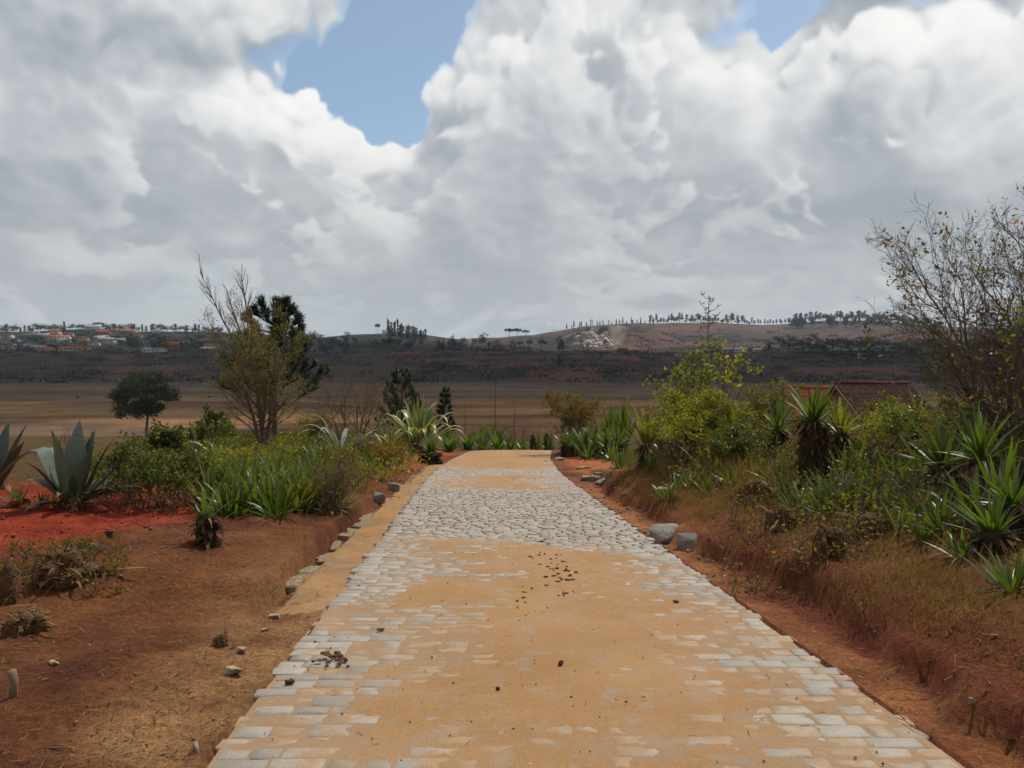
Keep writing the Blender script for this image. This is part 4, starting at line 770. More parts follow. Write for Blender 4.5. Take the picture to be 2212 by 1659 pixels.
def row(n, x0, x1, d0, d1, h, where, kind, seed, tilt=(.06, 1.1), nl=24, dead=5, name='sword_plant', word='sword-leaved plant', dxy=.4):
    r = random.Random(seed)
    for i in range(n):
        t = (i+.5)/n; px = x0+(x1-x0)*t+r.uniform(-.3, .3)*(x1-x0)/n; p = on(px, d0+(d1-d0)*t+r.uniform(-dxy, dxy)); j = i+1
        o = str(j)+('th' if 10 < j < 14 else {1: 'st', 2: 'nd', 3: 'rd'}.get(j % 10, 'th'))
        rosette(name, o+' '+word+' from the left '+where, p, h*r.uniform(.7, 1.2), nl, kind if r.random() > .3 else {'sword': 'sisaly', 'sisal': 'sisaly'}.get(kind, kind), tilt, group=word+'s '+where, seed=seed+i, dead=dead)
row(12, 465, 735, 10.7, 11.9, .66, 'along the front of the left thicket', 'sword', 901, (.08, 1.25), 30, 9); row(12, 420, 780, 13.4, 16, .68, 'in the middle of the left thicket', 'sword', 931); row(9, 620, 860, 18.5, 24, .6, 'at the back of the left thicket', 'sword', 961)
row(7, 1420, 1640, 13.6, 13.0, .42, 'along the brow of the right bank', 'sisal', 1001, (.1, 1.3), 22, 8, 'sisal_plant', 'small sisal'); row(9, 1680, 2080, 10.6, 7.6, .42, 'on the slope below the trunked yuccas', 'sisal', 1031, (.1, 1.3), 22, 9, 'sisal_plant', 'small sisal'); row(8, 1800, 2200, 12.2, 9.6, .55, 'under the tiled roof and the bare tree', 'sisal', 1061, (.1, 1.3), 24, 9, 'sisal_plant', 'sisal')
def undergrowth(name, label, n, fn, seed, lm, leaf, hgt, per=26, twigs=5):
    """leafy weeds that run into each other"""
    nr = np.random.RandomState(seed); mb = MB(); tw = MB(); P = []
    while len(P) < n:
        x, y = fn(nr); P.append((x, y))
    P = np.array(P); Z = land(P[:, 0], P[:, 1])[0]
    for (x, y), z in zip(P, Z):
        h = hgt*nr.uniform(.4, 1.25); w = h*nr.uniform(.5, .9); m = per; b = np.stack([x+nr.normal(0, w*.5, m), y+nr.normal(0, w*.5, m), z+h*nr.beta(2, 1.6, m)], 1); v = nr.normal(0, 1, (m, 3)); v[:, 2] += .3; v /= np.linalg.norm(v, axis=1)[:, None]; u = cross(v, nr.normal(0, 1, (m, 3))); u /= np.linalg.norm(u, axis=1)[:, None]; l = (leaf*nr.uniform(.5, 1.3, m))[:, None]
        mb.quads(np.stack([b, b+v*l*.5+u*l*.27, b+v*l, b+v*l*.5-u*l*.27], 1), np.where(nr.rand(m) < .10, 1., np.clip(nr.uniform(.1, .7, m)+nr.uniform(-.2, .2), 0, .84)))
        for k in range(twigs): e = b[k]; o = np.array((x+nr.normal(0, w*.2), y+nr.normal(0, w*.2), z-.02)); q = (o+e)/2+nr.normal(0, .04, 3); tw.tube([o, q, e+(e-q)*nr.uniform(.1, .6)], [.005, .004, .002], 3)
    tag(mb.obj(name, lm), label, 'undergrowth', kind='stuff'); tag(tw.obj(name.replace('weeds', 'weed_stems'), TWIGP), label.replace('weeds', 'dry weed stems'), 'undergrowth', kind='stuff')
def zone(pts, d0, d1, jit=1.):                                    # points spread over a bearing range and a depth range
    def fn(nr):
        d = nr.uniform(d0, d1); px = nr.uniform(*pts); return (px-CX)/F*d, d
    return fn
undergrowth('leafy_weeds', 'leafy weeds filling the front of the left thicket', 190, zone((215, 730), 11.2, 14.2), 1, G_BUSH, .055, .42); undergrowth('olive_weeds', 'olive and yellow weeds filling the middle of the left thicket', 240, zone((330, 800), 14.5, 21), 2, G_OLIVE, .06, .5); undergrowth('green_weeds', 'green weeds filling the back of the left thicket', 200, zone((440, 900), 18, 28), 3, G_LIME, .075, .6)
undergrowth('bank_weeds', 'weeds between the plants on the brow of the right bank', 220, zone((1450, 2010), 13.2, 17.5), 4, G_OLIVE, .055, .5); undergrowth('slope_weeds', 'weeds under the trunked yuccas on the right bank', 170, zone((1720, 2330), 8.4, 12.5), 5, G_BUSH, .05, .42); undergrowth('roof_weeds', 'tall weeds in front of the tiled roof', 150, zone((1640, 2250), 14.5, 20), 6, G_OLIVE, .065, .75); undergrowth('dry_weeds', 'dry brown weeds at the foot of the right-hand plants', 260, zone((1560, 2330), 7.2, 12.5), 7, G_OCHRE, .045, .32); undergrowth('verge_weeds', 'dry weeds along the edge of the red soil at the left', 60, zone((-40, 250), 6.5, 7.4), 8, G_OCHRE, .04, .18)
for px, d, top, w, lab, sd, lm in ((1585, 14.8, 890, 110, 'green bush between the lime-green bush and the trunked yuccas', 131, G_BUSH), (1800, 15.2, 872, 130, 'olive bush in front of the left end of the tiled roof', 133, G_OLIVE), (1990, 12.6, 868, 140, 'green bush left of the bare tree', 134, G_BUSH), (2080, 12.2, 850, 150, 'olive bush tangled in the lower twigs of the bare tree', 135, G_OLIVE), (2165, 10.9, 845, 150, 'dark green bush behind the bare tree trunk', 136, G_BUSH), (1945, 13.6, 880, 120, 'yellow-green bush below the right end of the tiled roof', 138, G_LIME)):
    bush('roadside_bush', lab, px, 0, top, w, lm, TWIG, depth=d, stems=11, per=4, leaf=(.06, .03), keep=.75, seed=sd, dryf=.1, root_w=.25, lo=.25)
# houses below the right bank
TILE_R = simple('brown_red_tile', alb(96, 54, 42), alb(70, 42, 36), 3., .9, .4); TILE_O = simple('orange_tile', alb(158, 84, 52), alb(132, 66, 42), 3., .9, .4); WALLM = simple('clay_wall', alb(150, 110, 80), alb(130, 92, 66), 3.)
def house_near(label, px, depth, ridge_py, L, D, H_r, mat, rot):
    x = (px-CX)/F*depth; zr = CAM_H+(HOR-ridge_py)/F*depth; g = gz(x, depth); root = empty('clay_house', (x, depth, g), rot); tag(root, label, 'house', None); zr -= g; ze = zr-H_r
    mb = MB(); mb.box(-L/2+.15, L/2-.15, -D/2+.25, D/2-.25, -.3, ze+.1); mb.add([(sx*(L/2-.15), y, z) for sx in (-1, 1) for y, z in ((-D/2+.25, ze+.1), (D/2-.25, ze+.1), (0, zr-.12))], [(0, 1, 2), (3, 5, 4)]); mb.obj('wall', WALLM, root)
    n, rows = 26, 9; mb = MB()
    for sy in (-1, 1): mb.add([(-L/2, sy*D/2, ze), (L/2, sy*D/2, ze), (L/2, 0, zr), (-L/2, 0, zr), (-L/2, sy*D/2, ze-.06), (L/2, sy*D/2, ze-.06), (L/2, 0, zr-.06), (-L/2, 0, zr-.06)], [(0, 1, 2, 3), (4, 7, 6, 5), (0, 4, 5, 1), (0, 3, 7, 4), (1, 5, 6, 2)])
    roof = mb.obj('roof', mat, root); run = D/2*1.18/rows; lift = (zr-ze)*1.18/rows; w = L/n*.94
    def tile(mb, x, y, z, sy, t): mb.add([(x-w/2, y, z), (x, y, z+.05), (x+w/2, y, z), (x+w/2, y-sy*run, z+lift), (x, y-sy*run, z+lift+.05), (x-w/2, y-sy*run, z+lift), (x-w/2, y, z-.02), (x, y, z+.025), (x+w/2, y, z-.02)], [(0, 1, 4, 5), (1, 2, 3, 4), (6, 7, 1, 0), (7, 8, 2, 1)], t)
    proto = MB(); tile(proto, 0, 0, 0, -1, .5); me = proto.mesh('roof_tile', mat); back = MB(); r = random.Random(4)
    for k in range(rows):                                            # courses of tiles, each overlapping the one below
        for j in range(n):
            x = -L/2+L*(j+.5)/n; z = ze+(zr-ze)*k/rows+.035
            if k < rows-1 or True: o = link('roof_tile', me, roof, (x, -D/2*(1-k/rows), z+r.uniform(-.012, .012))); o.rotation_euler = (r.uniform(-.02, .02), 0, r.uniform(-.05, .05))
            tile(back, x, D/2*(1-k/rows), z+r.uniform(-.012, .012), 1, r.random())
    tag(back.obj('roof_tiles_behind', mat, roof), kind='stuff')
    mb = MB(); mb.tube([(-L/2, 0, zr+.05), (-L/6, 0, zr+.07), (L/6, 0, zr+.04), (L/2, 0, zr+.06)], [.09, .1, .09, .09], 6, .5, True); mb.obj('ridge', mat, roof)
    for sx in (-1, 1):
        for sy in (-1, 1): mb = MB(); mb.tube([(sx*(L/2+.03), sy*D/2, ze-.05), (sx*(L/2+.03), 0, zr-.04)], [.06, .06], 4); mb.obj('barge_board', BARK, roof)
    mb = MB(); mb.box(-.5, .5, -D/2+.20, -D/2+.26, 0, 1.6); dr = mb.obj('door', BARK, root); mb = MB(); mb.box(.36, .42, -D/2+.15, -D/2+.2, .8, .9); mb.obj('handle', TRUNKD, dr)
    return root
house_near('clay house with a weathered brown-red tiled roof below the right bank', 1886, 30, 831, size(165, 30), 4.6, 1.2, TILE_R, .05)
house_near('smaller house with an orange tiled roof left of the brown-red one', 1752, 36, 840, size(130, 36), 4., 1.2, TILE_O, -.1)

# ------------------------------------------------------------------ rocks, blocks, cut agave hearts, dung and litter
def hull(name, r, n, sx, sy, sz, mat, parent=None, flat=.5, blocky=0.):
    bm = bmesh.new()
    for _ in range(n):
        v = Vector((r.uniform(-1, 1), r.uniform(-1, 1), r.uniform(-1, 1)))
        if blocky: v = Vector(tuple(math.copysign(abs(c)**(1-blocky), c) for c in v))
        else: v = v.normalized()*r.uniform(.8, 1)
        bm.verts.new((v.x*sx/2, v.y*sy/2, v.z*sz/2))
    g = bmesh.ops.convex_hull(bm, input=bm.verts); bmesh.ops.delete(bm, geom=[v for v in bm.verts if not v.link_faces], context='VERTS')
    bmesh.ops.bevel(bm, geom=list(bm.edges), offset=min(sx, sy, sz)*.035, segments=1, affect='EDGES')
    bmesh.ops.recalc_face_normals(bm, faces=bm.faces)
    me = bpy.data.meshes.new(name); bm.to_mesh(me); bm.free(); me.materials.append(mat); return link(name, me, parent)
ROCK = simple('grey_rock', alb(162, 156, 146), alb(116, 110, 102), 5., .85, .9, .2, 6., alb(152, 106, 74), 9.)
PALE = simple('pale_broken_stone', alb(186, 172, 146), alb(150, 130, 104), 12., .85, .8, .2, 5., alb(140, 98, 64), 14.)
DARKR = simple('dark_clod', alb(104, 74, 52), alb(78, 54, 40), 12., .95, .7)
REDC = simple('red_clod', alb(158, 66, 40), alb(126, 48, 30), 8., .95, .7)
DUNG = simple('dry_dung', alb(128, 88, 54), alb(98, 64, 40), 30., .95, .8)
def rock(label, px, py, w, h, mat, cat='rock', name='rock', seed=0, d=None, n=22, blocky=.4, rz=0., dz=0., group=None, depth=None):
    """w, h: size in the photo"""
    p = hit(px, py) if depth is None else on(px, depth); r = random.Random(seed or int(px*7+py)); W, Hh = size(w, p.y), size(h, p.y); o = hull(name, r, n, W, d or W*.7, Hh*1.25, mat, blocky=blocky)
    s = p.x-float(xc(p.y))
    if abs(s) < HW: p.z = float(road_z(np.array(p.y)))+.008-.01*(s/HW)**2
    o.location = (p.x, p.y+(d or W*.7)*.3, p.z+Hh*.30+dz); o.rotation_euler = (r.uniform(-.12, .12), r.uniform(-.12, .12), rz or r.uniform(-.6, .6)); tag(o, label, cat, group); return o
rock('large pale angular rock in the ditch right of the road', 1447, 1176, 82, 38, ROCK, seed=2); rock('grey angular rock in front of the large pale one in the ditch', 1489, 1194, 46, 42, ROCK, seed=5)
rock('grey stone block lying on the right bank above the ditch', 1440, 1076, 36, 24, ROCK, 'block', 'stone_block', 6)
rock('grey stone block on the left bank beside the shoulder, nearer the viewer', 817, 1088, 32, 24, ROCK, 'block', 'stone_block', 7); rock('grey stone block on the left bank beside the shoulder, farther away', 848, 1064, 28, 18, ROCK, 'block', 'stone_block', 8)
rock('flat dark stone at the far left end of the shoulder', 885, 1018, 22, 7, ROCK, seed=9)
HG = 'rubble blocks heaped by the red cut right of the road'
for i, (px, py, w, h, lab) in enumerate(((1266, 1040, 22, 12, 'brownish block, leftmost in the heap by the red cut'), (1286, 1042, 24, 14, 'grey block in the middle of the heap by the red cut'), (1302, 1050, 28, 14, 'grey block at the front of the heap by the red cut'), (1316, 1036, 14, 18, 'upright block at the right end of the heap by the red cut'), (1294, 1032, 22, 10, 'block at the back of the heap by the red cut'))):
    rock(lab, px, py, w, h, ROCK, 'block', 'stone_block', 20+i, group=HG)
rock('flat plank-like stone across the orange verge', 1262, 1014, 44, 5, PALE, seed=30, d=.12); rock('grey flat stone at the right edge of the far road', 1207, 996, 22, 7, ROCK, seed=31)
for i, (px, py, w, h, lab) in enumerate(((497, 1476, 58, 20, 'whitish broken stone on the left verge, largest of the pale ones'), (508, 1424, 36, 12, 'flat whitish stone on the left verge behind the largest pale one'), (585, 1346, 28, 13, 'pale stone near the shoulder end on the left verge'), (566, 1372, 22, 7, 'small flat pale stone below the shoulder end'), (410, 1650, 36, 30, 'pale stone at the bottom edge of the picture left of the road'), (100, 1447, 24, 8, 'small pale flake at the left edge of the brown verge'), (1205, 982, 10, 6, 'small white pebble at the right edge of the far road'), (2122, 1550, 22, 18, 'pale triangular flake in the leaf litter right of the road'), (640, 1280, 44, 8, 'flat stone slab at the start of the shoulder'))):
    rock(lab, px, py, w, h, PALE, seed=40+i, n=11, blocky=.2)
rock('dark clod standing on the red soil', 228, 1166, 22, 18, DARKR, 'clod', 'clod', 50); rock('flat grey stone on the red soil below the dark clod', 182, 1192, 30, 12, ROCK, 'rock', 'rock', 51)
for i, (px, py, w, h, lab) in enumerate(((20, 1100, 34, 22, 'red clod at the left edge, back of the red soil'), (46, 1092, 26, 18, 'tall red clod behind the low rosette at the left edge'), (92, 1106, 32, 16, 'round red clod below the low rosette'), (208, 1112, 40, 20, 'large red clod right of the low rosette'), (20, 1165, 18, 8, 'dark red clod at the left edge of the red soil'))):
    rock(lab, px, py, w, h, REDC, 'clod', 'clod', 60+i, blocky=.0, n=24)
for i, (px, py, w, h, lab) in enumerate(((616, 1521, 28, 12, 'dark brown clod on the sand near the left road edge'), (1214, 1480, 18, 14, 'brown clod in the middle of the near road'), (1075, 1534, 12, 9, 'small tan clod on the near road'), (818, 1396, 22, 6, 'flat dark clod on the left half of the road'), (1464, 1328, 20, 5, 'flat dark clod on the right half of the road'), (560, 1526, 12, 6, 'small dark clod on the left edge of the road'))):
    rock(lab, px, py, w, h, DARKR, 'clod', 'clod', 70+i, blocky=.0, n=20)
# dung: a spread cake and a trail of droppings
p = hit(712, 1466); p.z = float(road_z(np.array(p.y)))+.016; root = empty('dung_pat', p); tag(root, 'crumbled patch of dry dung on the left side of the near road', 'dung'); r = random.Random(90)
for i in range(26):
    a, q = r.uniform(0, 6.28), math.sqrt(r.random()); o = hull('crumb', r, 12, r.uniform(.03, .07), r.uniform(.03, .06), r.uniform(.015, .03), DUNG, root); o.location = (math.cos(a)*q*.13, math.sin(a)*q*.12, .004)
for i, (px, py, n, sp, lab) in enumerate(((1205, 1262, 26, .26, 'trail of dung crumbs in the middle of the road, nearest bunch'), (1188, 1225, 16, .3, 'scatter of dung crumbs behind the nearest bunch'), (1168, 1182, 8, .35, 'farthest thin scatter of dung crumbs in the middle of the road'), (1130, 1312, 7, .22, 'few dung crumbs left of the trail'), (1218, 1314, 4, .12, 'two dung lumps below the trail'), (1185, 1002, 10, .5, 'dark dung scatter near the far end of the road, right'), (1140, 995, 7, .5, 'line of dung lumps near the far end of the road, middle'))):
    p = hit(px, py); p.z = float(road_z(np.array(p.y)))+.012; root = empty('dung_crumbs', p); tag(root, lab, 'dung', 'dung droppings along the road')
    for k in range(n):
        dx, dy = r.gauss(0, sp*.28), r.gauss(0, sp*.9); o = hull('crumb', r, 10, r.uniform(.02, .085), r.uniform(.02, .07), r.uniform(.012, .028), DUNG, root); o.location = (dx, dy, -SL*dy)
# cut agave hearts (stumps)
G_STUB = leafmat('chopped_leaf_base', alb(92, 66, 42), alb(146, 110, 70), alb(200, 164, 108), .1, .9, 0., .1)
ROOTM = simple('fibrous_rootstock', alb(78, 56, 38), alb(124, 92, 60), 22., .95, .8)
def heart(label, px, py, w, h, seed, mat=None):
    p = hit(px, py); W, H = size(w, p.y), size(h, p.y); r = random.Random(seed); root = empty('agave_stump', p); tag(root, label, 'stump'); mb = MB(); sk = MB()
    for k in range(5):                                               # a knot of rootstocks rather than one ball
        cx, cy, q = r.uniform(-.3, .3)*W, r.uniform(-.25, .25)*W, r.uniform(.14, .24)*W; hh = H*r.uniform(.45, 1.)
        mb.tube([(cx, cy, -.08), (cx, cy, hh*.35), (cx+r.uniform(-.1, .1)*W, cy, hh*.75), (cx+r.uniform(-.12, .12)*W, cy, hh*.95)], [q*.9, q*1.1, q*.8, q*.3], 8, .4, True)
        for i in range(34):                                          # chopped leaf bases, pale where cut
            z = r.uniform(.0, .95)*hh; a = r.uniform(0, 6.28); l = r.uniform(.25, 1.)*W*.17; c, s = math.cos(a), math.sin(a); o = np.array((c, s, r.uniform(-.5, .7))); b = np.array((cx+c*q*.7, cy+s*q*.7, z)); t = np.array((-s, c, r.uniform(-.4, .4)))*W*r.uniform(.02, .05); u = np.array((0, 0, W*.025)); e = b+o*l; tn = r.uniform(.1, .5); te = r.choice((.3, .6, .95))
            sk.add([b-t, b+t, e+t*.8, e-t*.8, b+u, e+u], [(0, 1, 2, 3), (0, 3, 5, 4), (1, 4, 5, 2), (3, 2, 5)], [tn, tn, te, te, tn, te])
    mb.obj('rootstocks', ROOTM, root, smooth=True); sk.obj('leaf_bases', mat or G_STUB, root)
    for i in range(9): put_leaf(r.choice(LEAF['dead']), root, r.uniform(0, .5)*H, r.uniform(0, 6.28), r.uniform(.9, 1.7), W*r.uniform(.35, .75), .9, 'dead_leaf', W*.2)
    return root
heart('chopped agave heart at the top of the brown slope, leftmost on the right bank', 1635, 1084, 80, 46, 1); heart('chopped agave heart in the middle of the brown slope', 1690, 1152, 82, 62, 2); heart('chopped agave heart below the others, nearest the ditch', 1798, 1200, 78, 64, 3); heart('reddish chopped agave heart right of the middle one', 1888, 1160, 90, 52, 4)
heart('small chopped agave heart under the right-hand sisals', 1455, 1085, 30, 20, 9)
heart('mossy dark stump on the red soil at left', 128, 1258, 110, 62, 5); heart('dark stump cut off by the left edge', -6, 1300, 70, 110, 6); heart('pale heap of roots below the mossy stump', 148, 1262, 120, 28, 7, G_DEAD); heart('heap of dead roots and leaves at the left edge of the verge', 48, 1372, 100, 46, 8, G_DEAD); heart('dark burnt stub on the brown verge', 468, 1405, 44, 26, 10)
# cut leaves lying about
def lying(label, px, py, L, az, k='sisaly', w=1.3, tilt=1.5, name='cut_leaf'):
    p = hit(px, py); root = empty(name, p+Vector((0, 0, .04))); tag(root, label, 'leaf', None); put_leaf(LEAF[k][1], root, 0, math.radians(az), tilt, size(L, p.y), w, 'blade', 0)
lying('cut pale green agave leaf lying at the edge of the red soil, left', 92, 1278, 72, 12, 'varup', 1.6); lying('cut pale green agave leaf lying at the edge of the red soil, right', 226, 1246, 84, 4, 'varup', 1.2); lying('thin cut leaf lying over the root heap at the left edge', 8, 1330, 62, 5, 'varup', 1.); lying('cut leaf stalk slanting down below the root heap', 50, 1360, 54, 300, 'dead', 1.)
lying('fallen green leaf at the top of the brown verge', 340, 1205, 50, 60, 'sisal', 1.4); lying('dry pale leaf standing by the splayed sisal', 655, 1130, 36, 60, 'dead', 1., .4); lying('green leaf hanging over the edge of the near road at left', 492, 1575, 22, 200, 'sisal', 3.)
# small grey post at the left edge
p = hit(8, 1520); mb = MB(); Hh = size(60, p.y); mb.tube([(0, 0, -.1), (.01, 0, Hh*.6), (.0, 0, Hh)], [size(9, p.y)]*3, 7, .5, True); o = mb.obj('wooden_post', DRYW, None, p); tag(o, 'short weathered grey post at the left edge of the picture', 'post')
# orange flower head
p = on(1990, 8.1); root = empty('orange_flower', p); tag(root, 'single orange flower on the right bank', 'flower'); mb = MB(); h = toph(p, 1152); mb.tube([(0, 0, 0), (.02, 0, h)], [.006, .004], 4); mb.obj('stem', TWIG, root); mb = MB()
for k in range(9): a = k*.7; c, s = math.cos(a), math.sin(a); mb.add([(.02, 0, h), (.02+c*.05-s*.02, s*.05+c*.02, h+.015), (.02+c*.085, s*.085, h+.01), (.02+c*.05+s*.02, s*.05-c*.02, h+.015)], [(0, 1, 2, 3)])
mb.obj('petals', simple('orange_petal', alb(236, 150, 30), alb(226, 120, 20), 5.), root)

# ------------------------------------------------------------------ grass, straw, pebbles: what nobody could count
def scatter(n, x0, x1, y0, y1, dens, seed):
    nr = np.random.RandomState(seed); x = nr.uniform(x0, x1, n); y = y0+(y1-y0)*nr.rand(n)**1.25; s = x-xc(y); k = nr.rand(n) < dens(x, y, s); return x[k], y[k], nr
def blades(name, x, y, nr, h, w, mat, lean=.5, sub=0):
    z = land(x, y)[0]; n = len(x); b = np.stack([x, y, z-.01], 1); a = nr.uniform(0, 6.28, n); hh = h*nr.uniform(.45, 1.25, n); ln = hh*lean*nr.uniform(.2, 1.4, n)
    tip = b+np.stack([np.cos(a)*ln, np.sin(a)*ln, hh], 1); mid = b+np.stack([np.cos(a)*ln*.35, np.sin(a)*ln*.35, hh*.6], 1); ww = (w*nr.uniform(.6, 1.3, n)*(.6+y*.05))[:, None]*.5; u = np.stack([-np.sin(a*1.7), np.cos(a*1.7), a*0], 1)
    mb = MB(); mb.quads(np.stack([b-u*ww, b+u*ww, mid+u*ww*.7, mid-u*ww*.7], 1), nr.uniform(.1, .9, n)); mb.quads(np.stack([mid-u*ww*.7, mid+u*ww*.7, tip+u*ww*.1, tip-u*ww*.1], 1), nr.uniform(.1, .9, n))
    o = mb.obj(name, mat); tag(o, kind='stuff'); return o
G_DRY = leafmat('dry_grass_blade', alb(140, 108, 62), alb(186, 152, 94), alb(206, 178, 120), .3, .8, 0., .1); G_DRYB = leafmat('matted_grass_blade', alb(122, 92, 52), alb(164, 130, 76), alb(196, 162, 102), .35, .85, 0., .1); G_GRN = leafmat('green_grass_blade', alb(86, 90, 36), alb(124, 122, 50), alb(160, 136, 76), .38, .6, 0., .2)
clump = lambda x, y, f, sd, a, b: sstep(a, b, fbm(x, y, f, sd, 3))
x, y, nr = scatter(230000, 2, 12, 3.2, 22, lambda x, y, s: sstep(2.42, 2.6, s)*(.22+.78*clump(x, y, .9, 91, -.25, .35))*(1-sstep(17, 21, y)*.5), 1); blades('dry_grass', x, y, nr, .12, .0055, G_DRYB, 1.2)
tag(bpy.data.objects['dry_grass'], 'matted dry grass on the right bank', 'grass')
x, y, nr = scatter(60000, -11, -1, 3.2, 20, lambda x, y, s: (bump(s, -2.62, .28)*sstep(7, 8.5, y)+.35*sstep(-3., -4.4, s+.04*y)*bump(y+.55*x, 4.6, 1.3)+.35*sstep(-2.6, -3.2, s)*sstep(12.5, 15, y))*clump(x, y, .9, 92, -.25, .3), 2); o = blades('dry_grass', x, y, nr, .11, .006, G_DRY, .9); tag(o, 'dry grass along the left shoulder and verge', 'grass')
x, y, nr = scatter(110000, -11, -1.5, 10.5, 34, lambda x, y, s: sstep(-2.9, -4., s)*(1-sstep(5.5, 8.5, -x-.1*y))*sstep(13.2, 15.5, y+.2*s)*clump(x, y, .5, 93, -.3, .25), 3); o = blades('green_grass', x, y, nr, .30, .012, G_GRN, .6); tag(o, 'tall green and yellow grass in the left thicket', 'grass')
x, y, nr = scatter(90000, 2.5, 16, 8, 34, lambda x, y, s: sstep(3.2, 4.6, s)*sstep(9.5, 12, y)*clump(x, y, .5, 94, -.3, .2), 4); o = blades('green_grass', x, y, nr, .26, .010, G_GRN, .6); tag(o, 'green and yellow grass among the plants of the right bank', 'grass')
x, y, nr = scatter(26000, 3., 9, 9, 20, lambda x, y, s: (bump(x-3.9, 0, .7)*bump(y, 14.5, 2.)+bump(x-2.9, 0, .6)*bump(y, 17, 1.6)), 5); o = blades('tall_dry_grass', x, y, nr, .42, .007, G_DRY, .5); tag(o, 'tall straw-coloured grass in front of the lime-green bush', 'grass')
def bits(name, n, x0, x1, y0, y1, dens, seed, L, w, mat, label):                 # straw and chips lying flat
    x, y, nr = scatter(n, x0, x1, y0, y1, dens, seed); s = x-xc(y); z = np.where(np.abs(s) < HW, road_z(y)-.01*(s/HW)**2+np.clip(sand_level(s, y, x), 0, .03)+.004, land(x, y)[0]+.012); m = len(x); a = nr.uniform(0, 6.28, m); l = L*nr.uniform(.3, 1.5, m)*.5; d = np.stack([np.cos(a)*l, np.sin(a)*l, nr.normal(0, .18, m)*l-SL*np.sin(a)*l], 1); u = np.stack([-np.sin(a), np.cos(a), a*0], 1)*(w*nr.uniform(.5, 1.4, m))[:, None]*.5; c = np.stack([x, y, z], 1)
    mb = MB(); mb.quads(np.stack([c-d-u, c+d-u, c+d+u, c-d+u], 1), nr.rand(m)); o = mb.obj(name, mat); tag(o, label, 'litter', kind='stuff')
verge = lambda x, y, s: (np.abs(s) > 1.8)*(.25+.75*clump(x, y, .7, 95, -.2, .4))
bits('straw_litter', 14000, -9, 9, 2.9, 16, verge, 6, .075, .0035, G_DRY, 'bits of straw lying on the earth verges'); bits('leaf_litter', 9000, -9, 9, 2.9, 16, verge, 7, .026, .010, G_DEAD, 'dead leaves and chips strewn over the verges'); bits('dark_litter', 16000, -9, 9, 2.9, 16, verge, 8, .03, .008, G_DARK, 'dark leaf litter strewn over the verges')
bits('road_straw', 700, -2, 3, 3., 20, lambda x, y, s: (np.abs(s) < HW)*.6, 9, .05, .004, G_DEAD, 'bits of straw and grit on the sand of the road')
def pebbles(name, n, x0, x1, y0, y1, dens, seed, sz, mat, label):
    x, y, nr = scatter(n, x0, x1, y0, y1, dens, seed); s = x-xc(y); z = np.where(np.abs(s) < HW, road_z(y)-.01*(s/HW)**2+.006, land(x, y)[0]); mb = MB(); ic = np.array([(1, 0, 0), (-1, 0, 0), (0, 1, 0), (0, -1, 0), (0, 0, 1), (0, 0, -1)], float); f = [(0, 2, 4), (2, 1, 4), (1, 3, 4), (3, 0, 4), (2, 0, 5), (1, 2, 5), (3, 1, 5), (0, 3, 5)]
    for i in range(len(x)): k = sz*nr.uniform(.4, 1.)**2*(1.8 if nr.rand() < .08 else 1); mb.add(ic*k*nr.uniform(.6, 1.2, (6, 1))*(1, 1, .7)+(x[i], y[i], z[i]+k*.25), f, nr.rand())
    o = mb.obj(name, mat); tag(o, label, 'pebbles', kind='stuff')
pebbles('soil_clods', 2600, -9, 9, 2.9, 16, verge, 10, .013, DARKR, 'small brown clods strewn over the earth verges'); pebbles('red_clods', 1500, -11, -3.5, 8.5, 15.5, lambda x, y, s: sstep(-3.6, -4.4, s), 11, .03, REDC, 'small red clods on the patch of red soil'); pebbles('pale_pebbles', 500, -9, 9, 2.9, 24, lambda x, y, s: (np.abs(s) > 1.8)*.7*1., 12, .014, PALE, 'pale pebbles and stone chips beside the road')
pebbles('ditch_chips', 700, 1, 3.5, 9, 20, lambda x, y, s: (s > 1.76)*(s < 2.4)*sstep(9, 11, y)*1., 13, .045, ROCK, 'stone chips in the ditch right of the road'); pebbles('road_grit', 900, -2, 3, 3., 20, lambda x, y, s: (np.abs(s) < HW)*1., 14, .010, DARKR, 'brown grit on the sand of the road')

def sticks(name, label, n, dens, seed, x0=-9, x1=9, y0=3, y1=13):
    x, y, nr = scatter(n, x0, x1, y0, y1, dens, seed); z = land(x, y)[0]; mb = MB()
    for i in range(len(x)):
        a = nr.uniform(0, 6.28); l = nr.uniform(.06, .32); c, s = math.cos(a)*l, math.sin(a)*l; q = np.array((x[i], y[i], z[i]+.012)); mb.tube([q, q+(c*.4+nr.normal(0, .015), s*.4, nr.uniform(.0, .03)-SL*s*.4), q+(c*.75, s*.75+nr.normal(0, .02), nr.uniform(.0, .04)-SL*s*.75), q+(c, s, .004-SL*s)], [.004, .0035, .003, .0015], 3, nr.rand())
    tag(mb.obj(name, DRYW), label, 'sticks', kind='stuff')
sticks('dry_sticks', 'thin dry sticks and stalks lying on the earth verges', 900, verge, 21)

